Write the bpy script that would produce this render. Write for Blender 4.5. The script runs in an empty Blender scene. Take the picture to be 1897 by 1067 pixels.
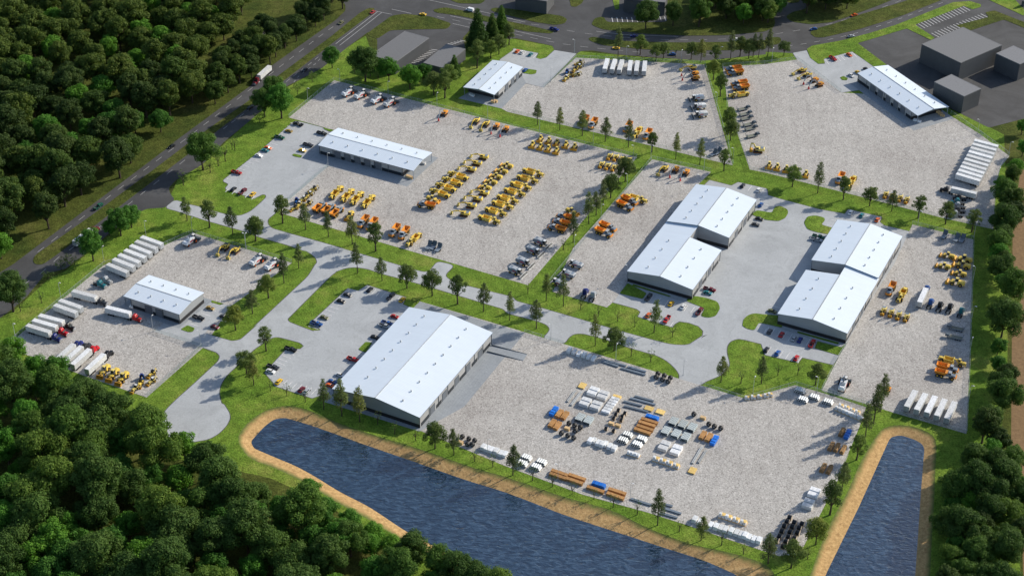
# Aerial view of a machinery and building-material park.
# World: metres, X to the right, Y away from the camera, Z up; site coordinates were surveyed onto the ground plane.
import bpy, bmesh, math, random
from mathutils import Vector, Matrix
from mathutils.geometry import delaunay_2d_cdt
PI = math.pi
rnd = random.Random(7)
sc = bpy.context.scene
COL = sc.collection
A1DEG = math.radians(-26.5)          # the site grid: first axis
A2DEG = math.radians(63.5)           # second axis
def hd(p): return math.atan2(p[1][1]-p[0][1], p[1][0]-p[0][0])
def mid(p): return ((p[0][0]+p[1][0])/2, (p[0][1]+p[1][1])/2)

# ------------------------------------------------------------------ materials
MATS = {}
def nodes(name):
    m = bpy.data.materials.new(name); m.use_nodes = True
    nt = m.node_tree; nt.nodes.clear()
    out = nt.nodes.new('ShaderNodeOutputMaterial')
    b = nt.nodes.new('ShaderNodeBsdfPrincipled')
    nt.links.new(b.outputs[0], out.inputs[0])
    MATS[name] = m
    return m, nt, b, out
def N(nt, t, **kw):
    n = nt.nodes.new(t)
    for k, v in kw.items():
        if k in n.inputs.keys() if isinstance(k, str) else False: n.inputs[k].default_value = v
        else: setattr(n, k, v)
    return n
def pos(nt): return nt.nodes.new('ShaderNodeNewGeometry').outputs['Position']
def objc(nt): return nt.nodes.new('ShaderNodeTexCoord').outputs['Object']
def noise(nt, vec, scale, detail=3, rough=.5, dist=0):
    n = nt.nodes.new('ShaderNodeTexNoise'); n.inputs['Scale'].default_value = scale
    n.inputs['Detail'].default_value = detail; n.inputs['Roughness'].default_value = rough
    n.inputs['Distortion'].default_value = dist
    nt.links.new(vec, n.inputs['Vector']); return n.outputs['Fac']
def ramp(nt, fac, stops, interp='LINEAR'):
    r = nt.nodes.new('ShaderNodeValToRGB'); r.color_ramp.interpolation = interp
    e = r.color_ramp.elements
    while len(e) < len(stops): e.new(.5)
    for k, (p, c) in enumerate(stops):
        e[k].position = p; e[k].color = (c[0], c[1], c[2], 1) if hasattr(c, '__len__') else (c, c, c, 1)
    nt.links.new(fac, r.inputs[0]); return r.outputs[0]
def mix(nt, a, b, fac, mode='MIX'):
    m = nt.nodes.new('ShaderNodeMix'); m.data_type = 'RGBA'; m.blend_type = mode
    for s, v in ((6, a), (7, b), (0, fac)):
        if hasattr(v, 'links') or hasattr(v, 'is_output'): nt.links.new(v, m.inputs[s])
        elif hasattr(v, '__len__'): m.inputs[s].default_value = (v[0], v[1], v[2], 1)
        else: m.inputs[s].default_value = v
    return m.outputs[2]
def bump(nt, b, h, strength, dist):
    n = nt.nodes.new('ShaderNodeBump'); n.inputs['Strength'].default_value = strength; n.inputs['Distance'].default_value = dist
    nt.links.new(h, n.inputs['Height']); nt.links.new(n.outputs[0], b.inputs['Normal'])

def paint(name, col, rough=.45, metal=0, wear=.18, spec=.5):
    """painted or bare surface with uneven wear and grime"""
    m, nt, b, o = nodes(name)
    f = noise(nt, objc(nt), 1.3, 5, .65)
    dark = tuple(c*(1-wear*1.6) for c in col); lite = tuple(min(1, c*(1+wear)) for c in col)
    oi = nt.nodes.new('ShaderNodeObjectInfo')
    c = mix(nt, ramp(nt, f, [(.3, dark), (.7, lite)]), ramp(nt, oi.outputs['Random'], [(0, (.8, .79, .78)), (.6, (1, 1, 1)), (1, (1.08, 1.08, 1.1))]), 1.0, 'MULTIPLY')
    nt.links.new(c, b.inputs['Base Color'])
    b.inputs['Roughness'].default_value = rough; b.inputs['Metallic'].default_value = metal
    b.inputs['Specular IOR Level'].default_value = spec
    return m
P = {}
for k, c, r in [('yellow', (.88, .63, .11), .45), ('pale_yellow', (.88, .7, .2), .45), ('orange', (.85, .32, .035), .42), ('ochre', (.55, .2, .02), .6),
                ('amber', (.74, .38, .03), .65), ('steel', (.22, .27, .33), .4), ('dark_steel', (.07, .09, .11), .5), ('tyre', (.018, .018, .02), .85),
                ('black', (.012, .013, .016), .35), ('glass', (.02, .03, .04), .08), ('white', (.82, .84, .86), .4), ('offwhite', (.7, .72, .72), .5),
                ('lamp_grey', (.5, .53, .55), .5), ('red', (.5, .02, .02), .35), ('navy', (.015, .03, .22), .35), ('blue', (.02, .1, .35), .35),
                ('green', (.01, .12, .07), .35), ('teal', (.02, .2, .24), .35), ('maroon', (.16, .01, .02), .35), ('gold', (.4, .27, .06), .4),
                ('carorange', (.75, .14, .02), .35), ('caryellow', (.8, .5, .02), .35), ('silver', (.42, .45, .48), .3), ('darkgrey', (.05, .055, .065), .35),
                ('olive', (.16, .17, .07), .4), ('rim', (.55, .35, .05), .5), ('alloy', (.35, .36, .38), .4), ('wood', (.5, .26, .09), .8), ('log', (.36, .22, .1), .9),
                ('crate', (.72, .5, .26), .8), ('tarp', (.02, .2, .75), .35), ('ply', (.85, .6, .2), .7), ('bag', (.8, .83, .86), .6), ('pipe', (.75, .79, .8), .5),
                ('pipegrey', (.28, .36, .4), .5), ('beam', (.2, .25, .31), .5), ('beamlite', (.48, .5, .5), .5), ('coil', (.03, .032, .035), .6), ('flange', (.55, .46, .36), .8), ('deck', (.2, .21, .17), .8),
                ('darkbed', (.09, .12, .15), .5), ('scarlet', (.6, .01, .02), .4)]:
    P[k] = paint(k, c, r)
def mat_mesh(name, base, dark, wave_scale, axis='X', rough=.45, dirt=.12, strength=.35):
    """ribbed sheet metal"""
    m, nt, b, o = nodes(name)
    w = nt.nodes.new('ShaderNodeTexWave'); w.bands_direction = axis; w.inputs['Scale'].default_value = wave_scale
    nt.links.new(objc(nt), w.inputs['Vector'])
    f = noise(nt, objc(nt), .12, 4, .6)
    c = mix(nt, base, dark, w.outputs['Fac'])
    mp = nt.nodes.new('ShaderNodeMapping'); mp.inputs['Scale'].default_value = (1, .08, .4); nt.links.new(objc(nt), mp.inputs[0])
    f9 = noise(nt, mp.outputs[0], .7, 4, .7)
    g = mix(nt, ramp(nt, f, [(.3, 1-dirt), (.7, 1.0)]), ramp(nt, f9, [(.35, 1-dirt*.9), (.6, 1.0)]), 1.0, 'MULTIPLY')
    nt.links.new(mix(nt, c, g, 1.0, 'MULTIPLY'), b.inputs['Base Color'])
    b.inputs['Roughness'].default_value = rough; b.inputs['Metallic'].default_value = .1
    bump(nt, b, w.outputs['Fac'], strength*.7, .05)
    return m
ROOF = mat_mesh('roof_sheet', (.79, .88, .97), (.74, .82, .91), .33, 'X', .45, .035)
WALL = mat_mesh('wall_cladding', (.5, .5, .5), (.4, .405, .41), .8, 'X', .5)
WALLB = mat_mesh('shaded_gable_cladding', (.42, .44, .46), (.34, .36, .38), .8, 'Y', .5)  # darker than the side walls: gable shade put into the colour
BAND = mat_mesh('base_brick', (.035, .036, .04), (.02, .02, .024), 1.2, 'X', .7)
DOOR = mat_mesh('roller_door', (.2, .22, .25), (.13, .15, .18), 2.2, 'Z', .5)
GREYROOF = paint('membrane_roof', (.19, .195, .205), .8, 0, .08)  # grey neighbours: vignette darkening worked into the roof and cladding colours
GREYWALL = mat_mesh('dark_cladding', (.1, .107, .116), (.08, .087, .096), .8, 'X', .7)
def ground_mats():
    m, nt, b, o = nodes('verge_grass')  # rough olive grass outside the site, vignette darkening also put into its colour
    p = pos(nt); f1 = noise(nt, p, .035, 5, .6); f2 = noise(nt, p, .9, 4, .7); f3 = noise(nt, p, .25, 4, .65)
    c = ramp(nt, f1, [(.3, (.045, .075, .014)), (.55, (.095, .115, .024)), (.75, (.15, .145, .045))])
    c = mix(nt, c, ramp(nt, f2, [(.3, .45), (.7, 1.3)]), 1.0, 'MULTIPLY')
    c = mix(nt, c, ramp(nt, f3, [(.35, .7), (.65, 1.2)]), 1.0, 'MULTIPLY')
    nt.links.new(c, b.inputs['Base Color']); b.inputs['Roughness'].default_value = .95; b.inputs['Specular IOR Level'].default_value = .1
    bump(nt, b, f2, .9, .5)
    m, nt, b, o = nodes('lawn_grass')
    p = pos(nt); f1 = noise(nt, p, .05, 5, .65); f2 = noise(nt, p, 1.1, 4, .75); f3 = noise(nt, p, .22, 5, .7)
    c = ramp(nt, f1, [(.3, (.1, .195, .022)), (.54, (.165, .26, .034)), (.7, (.25, .29, .06)), (.84, (.36, .34, .13))])
    c = mix(nt, c, ramp(nt, f2, [(.28, .35), (.5, .95), (.75, 1.5)]), 1.0, 'MULTIPLY')
    c = mix(nt, c, ramp(nt, f3, [(.35, .72), (.65, 1.22)]), 1.0, 'MULTIPLY')
    nt.links.new(c, b.inputs['Base Color']); b.inputs['Roughness'].default_value = .95; b.inputs['Specular IOR Level'].default_value = .1
    bump(nt, b, f2, .9, .5)
    m, nt, b, o = nodes('gravel')
    p = pos(nt)
    v = nt.nodes.new('ShaderNodeTexVoronoi'); v.inputs['Scale'].default_value = 2.3; nt.links.new(p, v.inputs['Vector'])
    v2 = nt.nodes.new('ShaderNodeTexVoronoi'); v2.inputs['Scale'].default_value = .9; v2.inputs['Randomness'].default_value = 1; nt.links.new(p, v2.inputs['Vector'])
    f1 = noise(nt, p, .018, 4, .6); f2 = noise(nt, p, .09, 5, .7); f3 = noise(nt, p, 1.9, 5, .8)
    sep = nt.nodes.new('ShaderNodeSeparateColor'); nt.links.new(v.outputs['Color'], sep.inputs[0])
    sep2 = nt.nodes.new('ShaderNodeSeparateColor'); nt.links.new(v2.outputs['Color'], sep2.inputs[0])
    c = ramp(nt, sep.outputs[0], [(0, (.27, .255, .24)), (.22, (.415, .4, .378)), (.75, (.495, .48, .458)), (1, (.62, .605, .58))])
    c = mix(nt, c, ramp(nt, sep2.outputs[1], [(0, .93), (.5, 1), (1, 1.03)]), 1.0, 'MULTIPLY')
    c = mix(nt, c, ramp(nt, f2, [(.3, .93), (.6, 1.02)]), 1.0, 'MULTIPLY')
    c = mix(nt, c, ramp(nt, f1, [(.32, (.86, .84, .83)), (.5, (1, .99, .98)), (.65, (1.05, 1.045, 1.04))]), 1.0, 'MULTIPLY')
    c = mix(nt, c, ramp(nt, f3, [(.3, .9), (.7, 1.08)]), 1.0, 'MULTIPLY')
    wv = nt.nodes.new('ShaderNodeTexWave'); wv.inputs['Scale'].default_value = .035; wv.inputs['Distortion'].default_value = 14; wv.inputs['Detail'].default_value = 3; wv.inputs['Detail Scale'].default_value = .5; nt.links.new(p, wv.inputs[0])
    c = mix(nt, c, ramp(nt, wv.outputs['Fac'], [(.0, .94), (.12, 1.0), (.88, 1.0), (1, 1.03)]), 1.0, 'MULTIPLY')
    nt.links.new(c, b.inputs['Base Color']); b.inputs['Roughness'].default_value = .95; b.inputs['Specular IOR Level'].default_value = .15
    bump(nt, b, v.outputs['Distance'], .35, .15)
    for nm, base, sp in (('light_paving', (.42, .44, .455), .12), ('dark_asphalt', (.066, .067, .07), .3), ('slab_concrete', (.33, .36, .39), .07)):
        m, nt, b, o = nodes(nm)
        p = pos(nt); f1 = noise(nt, p, .04, 5, .6, 1.2); f2 = noise(nt, p, 1.4, 4, .8); f3 = noise(nt, p, .17, 6, .7, 2.5)
        c = ramp(nt, f1, [(.3, tuple(x*(1-sp) for x in base)), (.7, tuple(x*(1+sp) for x in base))])
        c = mix(nt, c, ramp(nt, f2, [(.3, .86), (.7, 1.12)]), 1.0, 'MULTIPLY')
        c = mix(nt, c, ramp(nt, f3, [(.4, .9), (.5, 1.02), (.6, .97)]), 1.0, 'MULTIPLY')
        if nm == 'slab_concrete':
            br = nt.nodes.new('ShaderNodeTexBrick'); br.inputs['Scale'].default_value = .35; br.offset = 0
            br.inputs['Color1'].default_value = (1, 1, 1, 1); br.inputs['Color2'].default_value = (.93, .93, .93, 1); br.inputs['Mortar'].default_value = (.78, .78, .78, 1)
            mp = nt.nodes.new('ShaderNodeMapping'); mp.inputs['Rotation'].default_value = (0, 0, math.radians(26.5)); nt.links.new(p, mp.inputs[0]); nt.links.new(mp.outputs[0], br.inputs[0])
            c = mix(nt, c, br.outputs[0], 1.0, 'MULTIPLY')
        nt.links.new(c, b.inputs['Base Color']); b.inputs['Roughness'].default_value = .85
        bump(nt, b, f2, .3, .05)
    m, nt, b, o = nodes('sand_bank')
    p = pos(nt); f2 = noise(nt, p, .7, 5, .75); f3 = noise(nt, p, .12, 4, .6); f4 = noise(nt, p, .35, 5, .7)
    c = ramp(nt, f2, [(.3, (.3, .175, .065)), (.55, (.54, .345, .145)), (.75, (.7, .49, .23))])
    sx = nt.nodes.new('ShaderNodeSeparateXYZ'); nt.links.new(p, sx.inputs[0])
    ad = nt.nodes.new('ShaderNodeMath'); ad.operation = 'MULTIPLY_ADD'; ad.inputs[1].default_value = .9; ad.inputs[2].default_value = .6
    nt.links.new(f4, ad.inputs[0])
    ad2 = nt.nodes.new('ShaderNodeMath'); ad2.operation = 'ADD'; nt.links.new(ad.outputs[0], ad2.inputs[0]); nt.links.new(sx.outputs[2], ad2.inputs[1])
    fac = ramp(nt, ad2.outputs[0], [(.42, 0.0), (.98, 1.0)])
    g = ramp(nt, f2, [(.3, (.05, .085, .015)), (.7, (.17, .2, .04))])
    nt.links.new(mix(nt, c, g, fac), b.inputs['Base Color']); b.inputs['Roughness'].default_value = .95
    bump(nt, b, f2, .8, .3)
    m, nt, b, o = nodes('ploughed_soil')
    p = pos(nt); w = nt.nodes.new('ShaderNodeTexWave'); w.inputs['Scale'].default_value = .35; w.inputs['Distortion'].default_value = 2; nt.links.new(p, w.inputs[0])
    f = noise(nt, p, .6, 5, .7)
    c = ramp(nt, f, [(.3, (.16, .095, .042)), (.7, (.27, .17, .08))])
    c = mix(nt, c, ramp(nt, w.outputs['Fac'], [(0, .97), (1, 1.01)]), 1.0, 'MULTIPLY')
    nt.links.new(c, b.inputs['Base Color']); b.inputs['Roughness'].default_value = .95; bump(nt, b, f, .5, .2)
    m, nt, b, o = nodes('water')
    p = pos(nt)
    mp = nt.nodes.new('ShaderNodeMapping'); mp.inputs['Rotation'].default_value = (0, 0, math.radians(20)); mp.inputs['Scale'].default_value = (.6, 1.25, 1); nt.links.new(p, mp.inputs[0])
    f = noise(nt, mp.outputs[0], .5, 2, .45, .6); f2 = noise(nt, mp.outputs[0], 1.5, 2, .5, .3)
    a = nt.nodes.new('ShaderNodeMath'); a.operation = 'MULTIPLY_ADD'; a.inputs[1].default_value = .18; nt.links.new(f2, a.inputs[0]); nt.links.new(f, a.inputs[2])
    c = ramp(nt, a.outputs[0], [(.36, (.003, .011, .026)), (.56, (.007, .023, .05)), (.8, (.035, .07, .12))])  # highlights on the wave crests painted in as lighter colour
    nt.links.new(c, b.inputs['Base Color'])
    b.inputs['Roughness'].default_value = .06; b.inputs['IOR'].default_value = 2.5; b.inputs['Specular IOR Level'].default_value = .5
    bump(nt, b, a.outputs[0], 1.0, .42)
    m, nt, b, o = nodes('line_paint')
    f = noise(nt, pos(nt), 1.2, 4, .8)
    nt.links.new(ramp(nt, f, [(.3, .45), (.6, .75)]), b.inputs['Base Color']); b.inputs['Roughness'].default_value = .7
    m, nt, b, o = nodes('worn_line_paint')
    f = noise(nt, pos(nt), 1.2, 4, .8)
    nt.links.new(ramp(nt, f, [(.3, .2), (.6, .45)]), b.inputs['Base Color']); b.inputs['Roughness'].default_value = .7
    m, nt, b, o = nodes('kerb_stone')
    f = noise(nt, pos(nt), 1.2, 4, .8)
    nt.links.new(ramp(nt, f, [(.3, .05), (.7, .12)]), b.inputs['Base Color']); b.inputs['Roughness'].default_value = .9
    # chain link: fine wire lattice with open holes
    m, nt, b, o = nodes('chain_link')
    b.inputs['Base Color'].default_value = (.28, .42, .38, 1); b.inputs['Roughness'].default_value = .4; b.inputs['Metallic'].default_value = .5
    tr = nt.nodes.new('ShaderNodeBsdfTransparent'); ms = nt.nodes.new('ShaderNodeMixShader'); ms.inputs[0].default_value = .2
    nt.links.new(tr.outputs[0], ms.inputs[1]); nt.links.new(b.outputs[0], ms.inputs[2]); nt.links.new(ms.outputs[0], o.inputs[0])
ground_mats()
def leaf(name, dark, lite, trans=.3):
    m, nt, b, o = nodes(name)
    oi = nt.nodes.new('ShaderNodeObjectInfo')
    f = noise(nt, objc(nt), .45, 3, .6)
    f2 = noise(nt, objc(nt), 2.5, 2, .6)
    c = ramp(nt, f, [(.32, dark), (.68, lite)])
    c = mix(nt, c, ramp(nt, f2, [(.3, .65), (.7, 1.3)]), 1.0, 'MULTIPLY')
    v = ramp(nt, oi.outputs['Random'], [(0, (.62, .72, .7)), (.45, (1, 1, 1)), (.75, (1.1, 1.2, .95)), (1, (1.55, 1.35, 1.0))])
    c = mix(nt, c, v, 1.0, 'MULTIPLY')
    nt.links.new(c, b.inputs['Base Color']); b.inputs['Roughness'].default_value = .7; b.inputs['Specular IOR Level'].default_value = .2
    t = nt.nodes.new('ShaderNodeBsdfTranslucent'); nt.links.new(c, t.inputs[0])
    ms = nt.nodes.new('ShaderNodeMixShader'); ms.inputs[0].default_value = trans
    nt.links.new(b.outputs[0], ms.inputs[1]); nt.links.new(t.outputs[0], ms.inputs[2]); nt.links.new(ms.outputs[0], o.inputs[0])
    return m
LEAF = {'oak': leaf('leaf_oak', (.048, .11, .02), (.13, .215, .045), .42), 'bright': leaf('leaf_bright', (.05, .15, .02), (.13, .3, .045), .42),
        'park': leaf('leaf_park', (.085, .14, .032), (.21, .27, .075), .44), 'pine': leaf('leaf_pine', (.08, .12, .042), (.2, .24, .09), .44),
        'forest': leaf('leaf_forest', (.035, .075, .016), (.1, .15, .034), .4), 'sparse': leaf('leaf_sparse', (.06, .12, .03), (.16, .22, .07))}  # forest leaves darker: edge vignette of the view put into the colour
BARK = paint('bark', (.07, .05, .035), .9, 0, .3)

# ------------------------------------------------------------------ object helpers
GROUPS = {}
BAD = []
def tag(o, label, cat, group=None):
    n = len(label.replace(',', ' ').split())
    if not 4 <= n <= 16: BAD.append((n, label))
    o['label'] = label; o['category'] = cat
    if group: o['group'] = group
def link(name, mesh, parent=None, loc=None, rot=None):
    o = bpy.data.objects.new(name, mesh); COL.objects.link(o)
    if loc is not None: o.location = loc
    if rot is not None: o.rotation_euler = rot
    if parent: o.parent = parent
    return o
def empty(name, x, y, rz=0, z=0):
    o = bpy.data.objects.new(name, None); COL.objects.link(o); o.location = (x, y, z); o.rotation_euler = (0, 0, rz); o.empty_display_size = .5
    return o
# shapes: each returns a function that adds itself to a bmesh
def B(cx, cy, cz, sx, sy, sz, tx=1, ty=1, dx=0, bev=0, rz=0):
    def f(bm):
        vs = []
        for z, kx, ky, ox in ((-.5, 1, 1, 0), (.5, tx, ty, dx)):
            for ax, ay in ((-.5, -.5), (.5, -.5), (.5, .5), (-.5, .5)):
                x, y = ax*sx*kx+ox, ay*sy*ky
                if rz: x, y = x*math.cos(rz)-y*math.sin(rz), x*math.sin(rz)+y*math.cos(rz)
                vs.append(bm.verts.new((cx+x, cy+y, cz+z*sz)))
        fs = [bm.faces.new([vs[i] for i in q]) for q in ((3, 2, 1, 0), (4, 5, 6, 7), (0, 1, 5, 4), (1, 2, 6, 5), (2, 3, 7, 6), (3, 0, 4, 7))]
        if bev:
            es = list({e for q in fs for e in q.edges})
            bmesh.ops.bevel(bm, geom=es, offset=bev, segments=2, affect='EDGES', profile=.6)
    return f
def C(cx, cy, cz, r, h, axis='y', seg=12, r2=None):
    def f(bm):
        a, b = [], []
        q = r if r2 is None else r2
        for k in range(seg):
            t = 2*PI*k/seg; u, v = math.cos(t), math.sin(t)
            for L, s, rr in ((a, -.5, r), (b, .5, q)):
                if axis == 'y': p = (cx+u*rr, cy+s*h, cz+v*rr)
                elif axis == 'x': p = (cx+s*h, cy+u*rr, cz+v*rr)
                else: p = (cx+u*rr, cy+v*rr, cz+s*h)
                L.append(bm.verts.new(p))
        for k in range(seg):
            j = (k+1) % seg; bm.faces.new((a[k], a[j], b[j], b[k]))
        bm.faces.new(a[::-1]); bm.faces.new(b)
    return f
def X(prof, y0, y1, k=1.0, yk=None):
    """side profile (x,z) extruded from y0 to y1"""
    def f(bm):
        a = [bm.verts.new((x, y0, z)) for x, z in prof]; b = [bm.verts.new((x, y1, z)) for x, z in prof]
        n = len(prof)
        bm.faces.new(a); bm.faces.new(b[::-1])
        for i in range(n): bm.faces.new((a[i], b[i], b[(i+1) % n], a[(i+1) % n]))
    return f
def BEAM(p, q, w, h=None):
    def f(bm):
        a, b = Vector(p), Vector(q); d = (b-a).normalized(); hh = h or w
        up = Vector((0, 0, 1)) if abs(d.z) < .95 else Vector((1, 0, 0))
        s = d.cross(up).normalized()*w/2; t = s.cross(d).normalized()*hh/2
        v = [bm.verts.new(c+m*s+n*t) for c in (a, b) for m, n in ((-1, -1), (1, -1), (1, 1), (-1, 1))]
        for q_ in ((3, 2, 1, 0), (4, 5, 6, 7), (0, 1, 5, 4), (1, 2, 6, 5), (2, 3, 7, 6), (3, 0, 4, 7)): bm.faces.new([v[i] for i in q_])
    return f
def TUB(x0, x1, w0, w1, z0, z1, t=.15, slope=.6, lip=.0):
    """open-topped hopper: floor narrower than rim, real inner walls"""
    def f(bm):
        def ring(xa, xb, w, z): return [bm.verts.new(p) for p in ((xa, -w/2, z), (xb, -w/2, z), (xb, w/2, z), (xa, w/2, z))]
        o0 = ring(x0+slope, x1-slope*.4, w0, z0); o1 = ring(x0, x1, w1, z1)
        i1 = ring(x0+t, x1-t, w1-2*t, z1); i0 = ring(x0+slope+t, x1-slope*.4-t, w0-2*t, z0+t*1.5)
        bm.faces.new(o0[::-1]); bm.faces.new(i0)
        for a, b in ((o0, o1), (o1, i1), (i1, i0)):
            for k in range(4): bm.faces.new((a[k], a[(k+1) % 4], b[(k+1) % 4], b[k]))
    return f
def mesh(name, mat, *shapes, smooth=False):
    bm = bmesh.new()
    for s in shapes: s(bm)
    bmesh.ops.recalc_face_normals(bm, faces=bm.faces)
    me = bpy.data.meshes.new(name); bm.to_mesh(me); bm.free()
    me.materials.append(mat)
    if smooth:
        for p in me.polygons: p.use_smooth = True
    return me
class Kit:
    """a kind of thing: its parts (and sub-parts), built once, placed any number of times sharing mesh data"""
    def __init__(s, name): s.name = name; s.parts = []
    def add(s, name, mat, *shapes, parent=None, loc=(0, 0, 0), rot=(0, 0, 0), me=None, label=None):
        me = me or mesh(name, mat, *shapes)
        s.parts.append((name, me, parent, loc, rot, label)); return len(s.parts)-1
    def put(s, x, y, rz, label, cat, group=None, z=0, scale=1):
        root = empty(s.name, x, y, rz, z); root.scale = (scale,)*3
        made = []
        for name, me, par, loc, rot, lb in s.parts:
            o = link(name, me, root if par is None else made[par], loc, rot)
            if lb: o['label'] = lb
            made.append(o)
        tag(root, label, cat, group); return root
def sheet(name, pts, z, mat, r=0, holes=(), up=0, kind='structure', seg=4):
    """flat ground sheet; r rounds its corners, up gives it a kerb height"""
    pts = rounded(pts, r, seg) if r else pts
    me = cdt([pts], holes, z+up, mat, up)
    o = link(name, me); o['kind'] = kind
    return o
def rounded(pts, r, seg=4):
    out = []; n = len(pts)
    for i in range(n):
        p = Vector(pts[i]); a = Vector(pts[i-1])-p; b = Vector(pts[(i+1) % n])-p
        la, lb = a.length, b.length
        if la < .01 or lb < .01: continue
        d = min(r, la*.45, lb*.45)
        p0, p1 = p+a/la*d, p+b/lb*d
        for k in range(seg+1):
            t = k/seg; q = p0*(1-t)**2+p*2*t*(1-t)+p1*t*t; out.append((q.x, q.y))
    return out
def inside(p, poly):
    x, y = p; c = False; n = len(poly)
    for i in range(n):
        x1, y1 = poly[i]; x2, y2 = poly[i-1]
        if (y1 > y) != (y2 > y) and x < (x2-x1)*(y-y1)/(y2-y1)+x1: c = not c
    return c
def cdt(loops, holes, z, mat, skirt=0):
    vs, es = [], []
    for lp in list(loops)+list(holes):
        b = len(vs); vs += [Vector(p) for p in lp]; es += [(b+i, b+(i+1) % len(lp)) for i in range(len(lp))]
    V, E, F, *_ = delaunay_2d_cdt(vs, es, [], 0, 1e-4)
    faces = []
    for f in F:
        c = (sum(V[i].x for i in f)/len(f), sum(V[i].y for i in f)/len(f))
        if any(inside(c, l) for l in loops) and not any(inside(c, h) for h in holes): faces.append(tuple(f))
    co = [(v.x, v.y, z) for v in V]
    nb = len(faces)
    if skirt:
        lp = loops[0]; b = len(co); n = len(lp)
        co += [(x, y, z) for x, y in lp]+[(x, y, z-skirt-.02) for x, y in lp]
        ar = sum(lp[i-1][0]*lp[i][1]-lp[i][0]*lp[i-1][1] for i in range(n))
        for i in range(n):
            j = (i+1) % n
            q = (b+i, b+n+i, b+n+j, b+j); faces.append(q if ar > 0 else q[::-1])
    me = bpy.data.meshes.new('sheet'); me.from_pydata(co, [], faces)
    me.materials.append(mat)
    if skirt:
        me.materials.append(MATS['kerb_stone'])
        for k in range(nb, len(faces)): me.polygons[k].material_index = 1
    me.update()
    for p in me.polygons[:nb]:
        if p.normal.z < 0: p.flip() if hasattr(p, 'flip') else None
    return me
def thickline(segs, w, z, name, mat='line_paint'):
    co, fs = [], []
    for (x0, y0), (x1, y1) in segs:
        d = Vector((x1-x0, y1-y0))
        if d.length < .05: continue
        d.normalize(); n = Vector((-d.y, d.x))*w/2; b = len(co)
        co += [(x0-n.x, y0-n.y, z), (x1-n.x, y1-n.y, z), (x1+n.x, y1+n.y, z), (x0+n.x, y0+n.y, z)]; fs.append((b, b+1, b+2, b+3))
    me = bpy.data.meshes.new(name); me.from_pydata(co, [], fs); me.materials.append(MATS[mat])
    o = link(name, me); o['kind'] = 'structure'; return o
def along(pts, step, start=0):
    out = []; carry = start
    for i in range(len(pts)-1):
        a, b = Vector(pts[i]), Vector(pts[i+1]); L = (b-a).length; t = carry
        while t < L:
            out.append((a.lerp(b, t/L), (b-a).normalized())); t += step
        carry = t-L
    return out
ORD = ['', '', 'second', 'third', 'fourth', 'fifth', 'sixth', 'seventh', 'eighth', 'ninth', 'tenth', 'eleventh', 'twelfth', 'thirteenth', 'fourteenth', 'fifteenth', 'sixteenth', 'seventeenth', 'eighteenth', 'nineteenth', 'twentieth']
def nth(i, n, k='L'):
    """place in a row: L left to right, T far to near"""
    a, z = {'L': ('leftmost', 'rightmost'), 'T': ('farthest', 'nearest')}[k]
    if n == 1: return ''
    if n == 2: return ('left one', 'right one')[i] if k == 'L' else ('farther one', 'nearer one')[i]
    if i == 0: return a
    if i == n-1: return z
    if i < n/2: return ORD[i+1]+(' from left' if k == 'L' else ' farthest')
    return ORD[n-i]+(' from right' if k == 'L' else ' nearest')

# ------------------------------------------------------------------ ground, water and paving
G = MATS
water1 = [(-115.2,-106),(-114.1,-108.8),(-113.2,-110.2),(-103.4,-116.1),(-93.2,-122),(-83.5,-129.5),(-73.9,-137.9),(-60.4,-147.3),(-53,-154),(-43.3,-163),(-29.2,-173.1),(-15.5,-184.2),(3.1,-201.8),(24,-226.9),(80.5,-227.9),(93.5,-213.6),(96.2,-194.2),(91.6,-188.4),(78.6,-179.8),(56.8,-169.7),(22.9,-153.6),(-2.4,-139.2),(-20.2,-131.3),(-42.5,-119.7),(-64.4,-108.6),(-84,-98.2),(-93.7,-93.5),(-102.8,-89.7),(-106.9,-90.7),(-110.6,-95.9)]
bank1 = [(-120.7,-109.3),(-121.6,-103.6),(-119.2,-96),(-115,-89.3),(-108.3,-83.3),(-99.7,-82.3),(-90.6,-86.1),(-77.5,-94.8),(-58.5,-104.2),(-39.9,-112.4),(-15.7,-125),(-2.5,-130.3),(20.8,-142.4),(43.7,-151.7),(57.2,-162.3),(73.6,-171.6),(92.2,-177.2),(103.3,-182.5),(107.3,-188.1),(103.8,-206.2),(93,-245.8),(31.7,-246.2),(3.1,-212.2),(-17.6,-193.3),(-30,-181.6),(-52,-164.5),(-60.4,-157.3),(-72.9,-148.3),(-82.9,-139.8),(-92.4,-132.3),(-103.8,-124.9),(-115,-119.6)]
water2 = [(169.7,-101.5),(172.1,-100.2),(174.6,-99.9),(180.1,-103),(182.6,-106.1),(182.6,-109.1),(180.1,-119.2),(174.7,-141.5),(168.8,-166.8),(163.7,-188.2),(155.8,-227.4),(109.8,-227.7),(128.2,-188.5),(148.7,-146.8),(164.4,-112.9)]
bank2 = [(177.3,-94),(184.1,-96.8),(188.7,-101.5),(188.5,-108.9),(185.5,-120.9),(180.6,-143.2),(175.6,-164.3),(169.8,-189.8),(158,-245.4),(94,-245.8),(107.7,-217.9),(121.1,-190.1),(127.3,-173.7),(132.3,-162.1),(139,-148.7),(144.7,-138.1),(152.9,-119.4),(161.6,-103.6),(166.4,-96.4),(171.8,-94.1)]
bank1 = rounded(bank1, 6, 3); bank2 = rounded(bank2, 6, 3); water1 = rounded(water1, 5, 3); water2 = rounded(water2, 2, 3)
big = [(-2500, -1200), (2500, -1200), (2500, 4500), (-2500, 4500)]
sheet('ground', big, 0, G['verge_grass'], holes=(bank1, bank2))
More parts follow.
